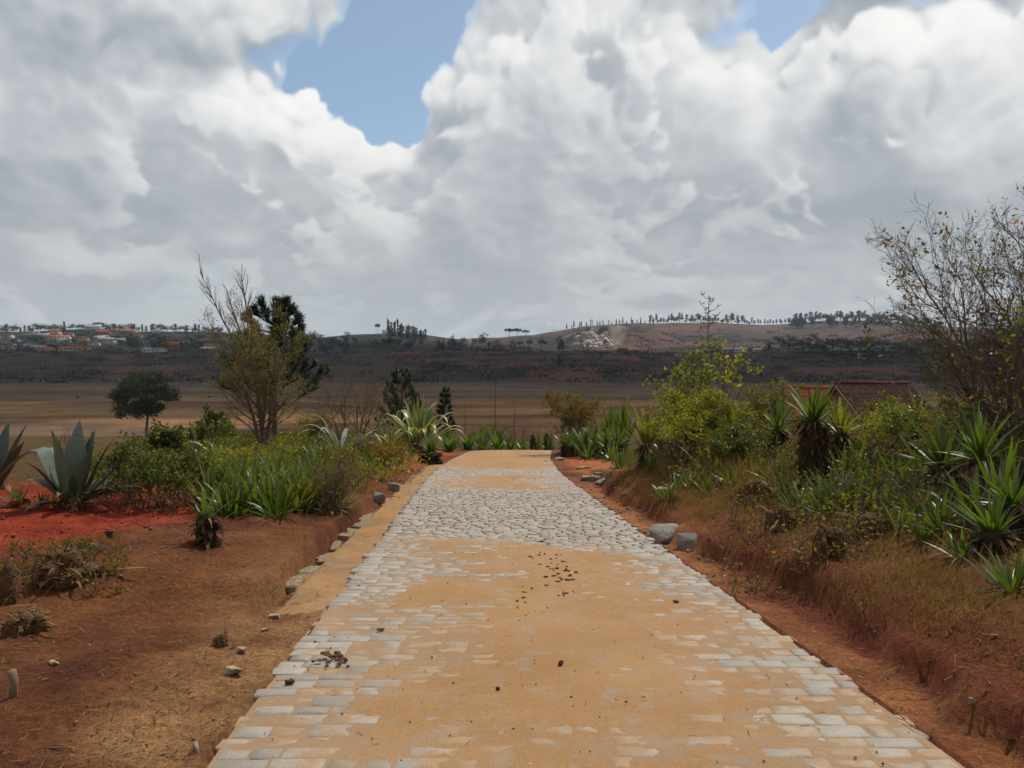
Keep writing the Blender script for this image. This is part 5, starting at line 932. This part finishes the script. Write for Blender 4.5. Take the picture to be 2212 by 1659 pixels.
# ------------------------------------------------------------------ far side of the valley: trees, village, quarry, cattle
def far_tree_meshes():
    res = {}
    for kind in ('round', 'pine', 'tall', 'flat'):
        lst = []
        for k in range(4):
            nr = np.random.RandomState(300+k+len(kind)*10); r = random.Random(300+k+len(kind)); t = MB(); c = MB()
            th = {'round': .25, 'pine': .38, 'tall': .2, 'flat': .6}[kind]; t.tube([(0, 0, -.04), (r.uniform(-.02, .02), 0, th), (r.uniform(-.03, .03), 0, .8)], [.028, .02, .008], 5)
            for j in range(5): a = j*1.26+r.random(); t.tube([(0, 0, th*r.uniform(.8, 1.2)), (math.cos(a)*.16, math.sin(a)*.16, th+.25*r.random()+.1)], [.012, .005], 4)
            for j in range(34):
                if kind == 'round': v = nr.normal(0, 1, 3); v /= np.linalg.norm(v); q = v*nr.rand()**.4*np.array((.42, .42, .36))+np.array((0, 0, .6)); s = .13
                elif kind == 'pine': z = nr.uniform(.36, 1.); a = nr.uniform(0, 6.28); q = np.array((math.cos(a), math.sin(a), 0))*nr.rand()*.26*(1.4-z)*1.25; q[2] = z; s = .08
                elif kind == 'tall': z = nr.uniform(.15, 1.); a = nr.uniform(0, 6.28); q = np.array((math.cos(a), math.sin(a), 0))*nr.rand()*.19*(1.2-z*.8); q[2] = z; s = .08
                else: a = nr.uniform(0, 6.28); rr = nr.rand()**.5*.42; q = np.array((math.cos(a)*rr, math.sin(a)*rr, .8+.14*nr.rand()*(1-rr))); s = .09
                n = 26; b = q+nr.normal(0, s*.5, (n, 3))*(1, 1, .7); v = nr.normal(0, 1, (n, 3)); v /= np.linalg.norm(v, axis=1)[:, None]; u = cross(v, nr.normal(0, 1, (n, 3))); u /= np.linalg.norm(u, axis=1)[:, None]; l = .055
                c.quads(np.stack([b, b+v*l*.5+u*l*.35, b+v*l, b+v*l*.5-u*l*.35], 1), np.clip(nr.uniform(.1, .7, n)+r.uniform(-.2, .2), 0, .8))
            lst.append((t.mesh('trunk', BARK), c.mesh('crown', G_FARP if kind in ('pine', 'tall') else G_FAR)))
        res[kind] = lst
    return res
FT = far_tree_meshes(); rF = random.Random(500)
def ftree(kind, label, px, depth, top, wpx=None, group=None, name=None, sink=0.):
    p = on(px, depth); H = max(toph(p, top), 1.5)*(1.18 if depth > 600 else 1.); t, c = FT[kind][rF.randrange(4)]; root = empty(name or {'round': 'round_tree', 'pine': 'hilltop_pine', 'tall': 'tall_tree', 'flat': 'flat_topped_tree'}[kind], p, rF.uniform(0, 6.28)); wx = size(wpx, depth)/.9 if wpx else H*.9
    root.scale = (wx, wx, H); tag(root, label, 'tree', group); link('trunk', t, root); link('crown', c, root); return root
def Yr(px): return float(np.interp(px, [-1500, 500, 1000, 1300, 3700], [930, 960, 1050, 1400, 1400]))
def ridge(px): return float(np.interp(px, RIDGE_PX, RIDGE_PY))
# single trees one can pick out
for kind, px, d, top, w, lab in (('round', 285, 640, 728, 36, 'dark round tree left of the larger one at the foot of the village'), ('round', 341, 620, 727, 42, 'largest dark round tree at the foot of the village hill'), ('round', 386, 640, 738, 22, 'small dark tree right of the two round ones below the village'),
    ('round', 213, 470, 770, 44, 'dark bush-like tree on the red slope below the village'), ('round', 845, 560, 722, 44, 'dark broad tree on the slope below the wooded knoll'), ('round', 880, 570, 736, 30, 'dark tree right of the broad one below the wooded knoll'), ('round', 745, 600, 740, 26, 'dark tree at the foot of the slope left of the wooded knoll'), ('round', 700, 590, 744, 34, 'dark broad tree right of the pine top'),
    ('round', 952, 640, 742, 22, 'small dark tree in the saddle right of the wooded knoll'), ('round', 985, 620, 738, 40, 'dark broad tree in the saddle'), ('round', 1076, 620, 744, 30, 'dark rounded tree alone on the terrace left of the quarry'), ('round', 1213, 700, 738, 16, 'small dark ball-shaped tree in front of the quarry'), ('tall', 1208, 420, 768, 30, 'dark tall tree on the red slope below the quarry'), ('round', 1220, 410, 790, 60, 'dark shrubby tree at the foot of the tall one below the quarry'), ('round', 1120, 380, 795, 60, 'dark shrubby tree on the terraces in the middle'), ('round', 950, 400, 780, 80, 'dark shrubby tree on the terraces right of the small pine'), ('round', 1000, 410, 790, 60, 'dark shrubby tree low on the middle terraces'),
    ('flat', 1100, 1010, 713, 20, 'flat-topped tree, left of the three on the crest left of the quarry'), ('flat', 1117, 1010, 713, 20, 'flat-topped tree, middle of the three on the crest left of the quarry'), ('flat', 1136, 1012, 716, 16, 'flat-topped tree, right of the three on the crest left of the quarry'), ('round', 1044, 1000, 722, 22, 'round tree on the crest left of the flat-topped three'), ('flat', 214, 930, 699, 24, 'tall spreading tree on the crest above the village'), ('flat', 195, 935, 703, 30, 'spreading tree beside the tallest one above the village'),
    ('round', 1550, 600, 742, 18, 'small dark tree behind the tall flower stalk'), ('round', 1660, 640, 738, 18, 'small dark tree left of the dark wood')):
    ftree(kind, lab, px, d, top, w)
for i, px in enumerate(range(1700, 2230, 26)):                    # the dark wood on the right
    ftree('round', str(i+1)+('th', 'st', 'nd', 'rd')[i+1 if i < 3 else 1 if i == 20 else 0]+' dark tree from the left along the upper edge of the wood', px+rF.uniform(-8, 8), rF.uniform(540, 640), 730+rF.uniform(-6, 14)+.02*(px-1900), rF.uniform(44, 70), 'trees of the dark wood below the right hill')
for k in range(34): px = rF.uniform(1690, 2300); ftree('round', 'dark tree in the wood at the foot of the right hill', px, rF.uniform(455, 540), 756+rF.uniform(-10, 12), rF.uniform(44, 66), 'trees of the dark wood below the right hill')
def nth(i): return str(i)+('th' if 10 < i % 100 < 14 else {1: 'st', 2: 'nd', 3: 'rd'}.get(i % 10, 'th'))
for k in range(20): px = 838+k*4.3+rF.uniform(-1.8, 1.8); ftree('tall', nth(k+1)+' tall tree from the left in the grove on the knoll', px, rF.uniform(880, 960), (698 if px < 862 else 704+(px-862)*.22)+rF.uniform(-3, 5), rF.uniform(14, 22), 'trees of the grove on the knoll')
ftree('flat', 'thin tree at the left end of the knoll by the white tomb', 816, 930, 703, 12)
# rows of pines on the right crest
for i, px in enumerate(np.arange(1225, 1420, 8.)): ftree('tall', nth(i+1)+' small conifer from the left on the rising crest above the quarry', px+rF.uniform(-3, 3), Yr(px)-rF.uniform(0, 25), ridge(px)-rF.uniform(4, 12), rF.uniform(6, 11), 'small conifers on the crest above the quarry')
for i, px in enumerate(np.arange(1405, 1625, 5.6)): ftree('pine', nth(i+1)+' thin pine from the left in the open row on the right crest', px+rF.uniform(-2, 2), Yr(px)-rF.uniform(0, 25), ridge(px)-rF.uniform(4, 18), rF.uniform(9, 22), 'open row of pines on the crest')
for i, px in enumerate(np.arange(1630, 1715, 6.5)): ftree('pine', nth(i+1)+' small pine from the left in the gap of the crest row', px+rF.uniform(-2, 2), Yr(px)-rF.uniform(0, 15), ridge(px)-rF.uniform(6, 11), rF.uniform(8, 12), 'small pines in the gap of the crest row')
for i, px in enumerate(np.arange(1706, 2010, 5.0)): ftree('pine', nth(i+1)+' pine from the left along the top of the dense stand', px+rF.uniform(-2, 2), Yr(px)-rF.uniform(0, 30), ridge(px)-rF.uniform(6, 18), rF.uniform(14, 24), 'dense stand of pines on the highest crest')
for k in range(90): px = rF.uniform(1706, 2030); ftree('pine', 'pine of the dense stand on the highest crest at right', px, Yr(px)-rF.uniform(30, 170), ridge(px)+rF.uniform(-8, 6), rF.uniform(13, 20), 'dense stand of pines on the highest crest')
# trees along the left skyline and between the houses
for k in range(62): px = -60+k*8.8+rF.uniform(-3, 3); ftree(rF.choice(('round', 'round', 'tall')), nth(k+1)+' tree from the left on the skyline above the village', px, 945+rF.uniform(-25, 15), ridge(px)-rF.uniform(5, 13), rF.uniform(14, 28), 'trees on the skyline above the village')
for k in range(60): px = -60+k*12.8+rF.uniform(-4, 4); d = rF.uniform(660, 920); ftree('round', nth(k+1)+' tree from the left among the houses of the village', px, d, np.interp(d, [660, 920], [745, 716])-rF.uniform(0, 4), rF.uniform(12, 26), 'trees among the village houses')
for k in range(30): px = 330+k*14.4+rF.uniform(-4, 4); d = rF.uniform(700, 940); ftree('round', nth(k+1)+' tree from the left on the wooded slope right of the village', px, d, np.interp(d, [660, 940], [744, 718])-rF.uniform(0, 4), rF.uniform(14, 28), 'trees on the wooded slope right of the village')
for k in range(26): px = 690+k*20.5+rF.uniform(-8, 8); ftree('round', nth(k+1)+' dark tree from the left in the saddle before the quarry', px, rF.uniform(640, 980), 738-rF.uniform(0, 10), rF.uniform(12, 22), 'trees of the saddle')
for k in range(10): px = 1360+k*13; ftree('round', nth(k+1)+' dark tree from the left on the shaded side of the quarry hill', px, 960+rF.uniform(-20, 20), np.interp(px, [1360, 1480], [722, 748])+rF.uniform(-3, 3), rF.uniform(10, 16), 'trees on the quarry hill')
# scrub that reads as one mass
def scrub(name, n, fn, seed, label):
    nr = np.random.RandomState(seed); mb = MB()
    A = np.array([fn(nr) for k in range(n)]); X = (A[:, 0]-CX)/F*A[:, 1]; Z = land(X, A[:, 1])[0]
    for k in range(n):
        w = A[k, 2]; p = (X[k], A[k, 1], Z[k]); m = 60; b = np.array(p)+nr.normal(0, 1, (m, 3))*np.array((w*nr.uniform(.8, 2.4), w*.7, w*.24))+(0, 0, w*.2); v = nr.normal(0, 1, (m, 3)); v /= np.linalg.norm(v, axis=1)[:, None]; u = cross(v, nr.normal(0, 1, (m, 3))); u /= np.linalg.norm(u, axis=1)[:, None]; l = w*.30
        mb.quads(np.stack([b, b+v*l*.5+u*l*.4, b+v*l, b+v*l*.5-u*l*.4], 1), np.clip(nr.uniform(0, .6, m), 0, .8))
    o = mb.obj(name, G_FAR); tag(o, label, 'scrub', kind='stuff')
scrub('scrub', 900, lambda r: (lambda d: (r.uniform(-150, 2350), d, r.uniform(.8, 2.2)**1.6))(r.uniform(300, 600)), 1, 'dark scrub on the terraced slopes across the valley')
scrub('hill_scrub', 380, lambda r: (r.uniform(1150, 2300), r.uniform(700, 1380), r.uniform(1.2, 2.6)**1.8), 2, 'scattered scrub on the brown hill at right')
scrub('village_scrub', 420, lambda r: (r.uniform(-100, 1150), r.uniform(600, 950), r.uniform(1.4, 2.5)**1.8), 3, 'dark scrub between the houses on the left hillside')
# village
WALLC = {'white': simple('white_plaster', alb(206, 204, 198), alb(180, 178, 172), .5), 'cream': simple('cream_plaster', alb(196, 178, 138), alb(176, 158, 120), .5), 'grey': simple('grey_plaster', alb(150, 150, 150), alb(130, 130, 132), .5), 'brick': simple('brick_wall', alb(150, 90, 66), alb(130, 76, 56), .5)}
ROOFC = {'orange': simple('orange_roof', alb(186, 104, 70), alb(168, 88, 58), .6), 'grey': simple('grey_sheet_roof', alb(166, 168, 170), alb(146, 148, 150), .6, .5), 'brown': simple('brown_roof', alb(110, 78, 66), alb(94, 68, 58), .6), 'white': simple('pale_sheet_roof', alb(206, 206, 204), alb(186, 186, 186), .6, .5)}
PANE = simple('dark_window', (.02, .022, .025), (.03, .032, .036), 1., .3, 0., .5)
def vhouse(label, px, depth, py_top, w, wall, roof, storeys=1, seed=0):
    p = on(px, depth); L = size(w, depth); D = L*.6; H = max(toph(p, py_top), 3.2); r = random.Random(seed); root = empty('village_house', p, r.uniform(-.35, .35)); tag(root, label, 'house', 'houses of the village across the valley'); rh = min(H*.3, 2.2); ze = H-rh
    mb = MB(); mb.box(-L/2, L/2, -D/2, D/2, -1.5, ze); mb.add([(sx*L/2, y, z) for sx in (-1, 1) for y, z in ((-D/2, ze), (D/2, ze), (0, H-.1))], [(0, 1, 2), (3, 5, 4)]); mb.obj('wall', WALLC[wall], root)
    mb = MB()
    for sy in (-1, 1): mb.add([(-L/2-.4, sy*(D/2+.5), ze-.3), (L/2+.4, sy*(D/2+.5), ze-.3), (L/2+.4, 0, H), (-L/2-.4, 0, H), (-L/2-.4, sy*(D/2+.5), ze-.15), (L/2+.4, sy*(D/2+.5), ze-.15), (L/2+.4, 0, H+.15), (-L/2-.4, 0, H+.15)], [(0, 1, 2, 3), (4, 7, 6, 5), (0, 4, 5, 1), (0, 3, 7, 4), (1, 5, 6, 2)])
    mb.obj('roof', ROOFC[roof], root); n = max(2, int(L/3.2))
    for s in range(storeys):
        for k in range(n):
            x = -L/2+L*(k+.5)/n; z = ze*(s+.35)/storeys; m2 = MB(); m2.box(x-.5, x+.5, -D/2-.06, -D/2+.05, z, z+1.2); m2.obj('window', PANE, root)
V_ = [(70, 900, 716, 30, 'white', 'brown', 1, 'white house with a brown roof below the skyline at far left'), (120, 880, 712, 26, 'cream', 'orange', 1, 'cream house with an orange roof, upper left of the village'), (128, 800, 724, 44, 'white', 'orange', 2, 'broad white two-storey house with an orange roof in the left of the village'), (30, 780, 730, 30, 'grey', 'brown', 1, 'grey house at the far left of the village'), (8, 740, 736, 26, 'cream', 'brown', 1, 'cream house cut by the left edge'), (52, 700, 743, 34, 'white', 'grey', 1, 'white house with a grey roof low at the left of the village'), (88, 680, 746, 30, 'cream', 'grey', 1, 'low cream house with a grey roof, lower left of the village'),
      (225, 860, 713, 30, 'brick', 'orange', 2, 'brick house with an orange roof below the tall spreading tree'), (225, 800, 724, 26, 'white', 'grey', 1, 'white house under the brick one in mid village'), (205, 925, 702, 34, 'white', 'white', 2, 'white house on the crest beside the tall spreading tree'), (272, 905, 711, 48, 'cream', 'orange', 1, 'long cream house with an orange roof on the crest'), (232, 760, 730, 34, 'grey', 'grey', 1, 'grey house in mid village'), (180, 770, 728, 26, 'cream', 'brown', 1, 'small cream house left of mid village'), (170, 690, 744, 36, 'brick', 'brown', 1, 'low brick house at the foot of the village'), (102, 640, 752, 30, 'cream', 'orange', 1, 'cream house with an orange roof at the foot of the village, left'), (155, 640, 750, 46, 'cream', 'orange', 1, 'long cream house at the foot of the village'), (185, 655, 750, 22, 'white', 'orange', 1, 'small white house right of the long cream one'),
      (218, 790, 726, 22, 'white', 'white', 1, 'small bright house in mid village'), (237, 740, 732, 30, 'white', 'brown', 1, 'white house at the right of mid village'), (260, 760, 731, 24, 'cream', 'grey', 1, 'cream house beside the dark round trees'), (370, 630, 738, 34, 'brick', 'orange', 2, 'brick house with an orange roof right of the largest round tree'), (335, 620, 752, 44, 'white', 'grey', 1, 'long low white building under the largest round tree'), (458, 650, 742, 30, 'white', 'orange', 1, 'white house with an orange roof near the half-bare tree'), (450, 640, 750, 26, 'grey', 'white', 1, 'low shed with a pale roof near the half-bare tree'), (345, 900, 717, 22, 'white', 'grey', 1, 'small pale house on the crest right of the long cream one'), (735, 800, 730, 10, 'white', 'white', 1, 'tiny white house left of the wooded knoll'), (676, 640, 740, 24, 'grey', 'brown', 1, 'grey house just right of the pine top'), (1014, 900, 733, 8, 'white', 'white', 1, 'tiny white hut in the saddle'), (1120, 640, 752, 16, 'cream', 'brown', 1, 'small cream house on the middle terrace'), (835, 930, 713, 16, 'white', 'white', 1, 'white tomb on the knoll'), (1330, 660, 750, 14, 'grey', 'white', 1, 'small shed right of the quarry foot'), (1345, 640, 752, 20, 'brick', 'brown', 1, 'brick house right of the quarry'), (1600, 640, 756, 26, 'white', 'white', 1, 'pale roofed house left of the dark wood'), (1570, 650, 755, 20, 'grey', 'white', 1, 'grey shed left of the dark wood'), (1635, 650, 753, 18, 'cream', 'white', 1, 'cream hut at the edge of the dark wood'), (1860, 470, 764, 14, 'white', 'white', 1, 'small white hut in the dark wood')]
V_ += [(18, 860, 720, 24, 'white', 'brown', 1, 'white house just below the skyline at the left edge'), (96, 840, 720, 24, 'grey', 'grey', 1, 'grey house above the broad white two-storey one'), (150, 850, 719, 20, 'cream', 'brown', 1, 'cream house right of the broad white two-storey one'), (300, 830, 723, 22, 'white', 'brown', 1, 'white house above the dark round trees'), (400, 760, 733, 20, 'cream', 'brown', 1, 'cream house on the slope left of the half-bare tree'), (140, 745, 735, 24, 'white', 'grey', 1, 'white house with a grey roof below the broad two-storey one'), (205, 720, 738, 22, 'white', 'brown', 1, 'white house above the low brick one'), (20, 660, 747, 26, 'white', 'orange', 1, 'white house with an orange roof low at the left edge')]
for i, (px, d, top, w, wl, rf, st, lab) in enumerate(V_): vhouse(lab, px, d, top, w, wl, rf, st, i)
# cattle in the fields
HIDE = {'dark': simple('dark_hide', alb(52, 44, 40), alb(40, 34, 32), 3.), 'white': simple('white_hide', alb(214, 208, 196), alb(196, 190, 178), 3.), 'brown': simple('brown_hide', alb(92, 60, 44), alb(76, 50, 38), 3.)}
def cow(label, px, py, c, sc_=1., rz=0.):
    ys = np.arange(70, 300, .5); xs = (px-CX)/F*ys; k = int(np.argmax(land(xs, ys)[0] > CAM_H-(py-HOR)/F*ys)); p = Vector((xs[k], ys[k], gz(xs[k], ys[k])))
    bm = bmesh.new(); V = {}; ly = bm.verts.layers.skin.verify()
    def v(n, co, r): V[n] = bm.verts.new(co); V[n][ly].radius = (r, r)
    v('a', (-.75, 0, 1.05), .30); v('b', (0, 0, 1.0), .36); v('c', (.6, 0, 1.08), .33); v('h', (.72, 0, 1.36), .20); v('n', (1.0, 0, .95), .17); v('hd', (1.25, 0, .5), .14); v('mz', (1.38, 0, .28), .09); v('t', (-.98, 0, 1.05), .05); v('t2', (-1.06, 0, .5), .03)
    for i, (x, y) in enumerate(((-.65, .2), (-.65, -.2), (.52, .18), (.52, -.18))):
        v('l%d' % i, (x, y, .75), .13); v('k%d' % i, (x+(.06 if x < 0 else -.02), y, .38), .07); v('f%d' % i, (x, y, .03), .06); bm.edges.new((V['a' if x < 0 else 'c'], V['l%d' % i])); bm.edges.new((V['l%d' % i], V['k%d' % i])); bm.edges.new((V['k%d' % i], V['f%d' % i]))
    for e in ('ab', 'bc'): bm.edges.new((V[e[0]], V[e[1]]))
    for e in (('c', 'h'), ('c', 'n'), ('n', 'hd'), ('hd', 'mz'), ('a', 't'), ('t', 't2')): bm.edges.new((V[e[0]], V[e[1]]))
    for s in (-1, 1): v('e%d' % s, (1.12, s*.2, .68), .05); bm.edges.new((V['hd'], V['e%d' % s]))
    me = bpy.data.meshes.new('cow'); bm.to_mesh(me); bm.free(); me.materials.append(HIDE[c]); o = link('cow', me, None, p); o.rotation_euler = (0, 0, rz); o.scale = (sc_,)*3
    o.modifiers.new('skin', 'SKIN'); o.modifiers.new('sub', 'SUBSURF').levels = 1; tag(o, label, 'cow'); return o
cow('dark cow grazing in the brown field left of the umbrella-shaped tree', 172, 867, 'dark', 1., 3.3); cow('dark cow in the field left of the half-bare tree, lower', 446, 865, 'dark', .9, .5); cow('dark cow in the field left of the half-bare tree, higher', 415, 840, 'dark', .9, 3.); cow('white animal grazing in the field beyond the road crest', 1046, 870, 'white', .55, 1.2); cow('brown cow in the field behind the ochre bush', 1196, 873, 'brown', .8, 0.3); cow('dark cow at the far side of the fields beyond the crest', 1150, 858, 'dark', .8, .8)
# ------------------------------------------------------------------ unseen cloud mesh above the frame, added to shade the valley
def shade_cloud():
    r = random.Random(77); bm = bmesh.new(); zc = 620.; off = zc/math.tan(SUN_EL); cx, cy = off*math.sin(SUN_AZ)+20, off*math.cos(SUN_AZ)+455
    for k in range(190):
        a = r.uniform(0, 6.28); q = math.sqrt(r.random()); edge = 1-q*q; R = r.uniform(45, 85)*(.6+.5*edge)
        M = Matrix.Translation((cx+math.cos(a)*q*610, cy+math.sin(a)*q*335, zc+R*.5+r.uniform(0, 90)*edge)) @ Matrix.Diagonal((R*1.25, R, R*.72, 1)); bmesh.ops.create_icosphere(bm, subdivisions=2, radius=1., matrix=M)
    for v in bm.verts: v.co += Vector([r.uniform(-3, 3) for _ in range(3)])
    me = bpy.data.meshes.new('cloud'); bm.to_mesh(me); bm.free(); me.polygons.foreach_set('use_smooth', np.ones(len(me.polygons), bool))
    m, nt, p, out = new_mat('added_cloud_white'); p.inputs['Base Color'].default_value = (.9, .9, .9, 1); p.inputs['Roughness'].default_value = 1.; p.inputs['Specular IOR Level'].default_value = 0.
    tr = nt.nodes.new('ShaderNodeBsdfTranslucent'); tr.inputs[0].default_value = (.9, .9, .92, 1); mx = nt.nodes.new('ShaderNodeMixShader'); mx.inputs[0].default_value = .45; nt.links.new(p.outputs[0], mx.inputs[1]); nt.links.new(tr.outputs[0], mx.inputs[2]); nt.links.new(mx.outputs[0], out.inputs[0])
    me.materials.append(m); tag(link('cloud', me), 'unseen cloud mesh added overhead to shade the valley', 'cloud', kind='stuff')
shade_cloud()
# ------------------------------------------------------------------ the air over the valley
m = bpy.data.materials.new('valley_haze'); m.use_nodes = True; nt = m.node_tree; nt.nodes.clear(); out = nt.nodes.new('ShaderNodeOutputMaterial'); pv = nt.nodes.new('ShaderNodeVolumePrincipled'); nt.links.new(pv.outputs[0], out.inputs['Volume'])
pv.inputs['Color'].default_value = (.72, .84, 1., 1); pv.inputs['Density'].default_value = .00011; pv.inputs['Anisotropy'].default_value = .2
mb = MB(); mb.box(-9900, 9900, -60, 5400, -30, 110); hz = mb.obj('haze', m); tag(hz, 'thin blue haze lying over the valley', 'haze', kind='stuff')
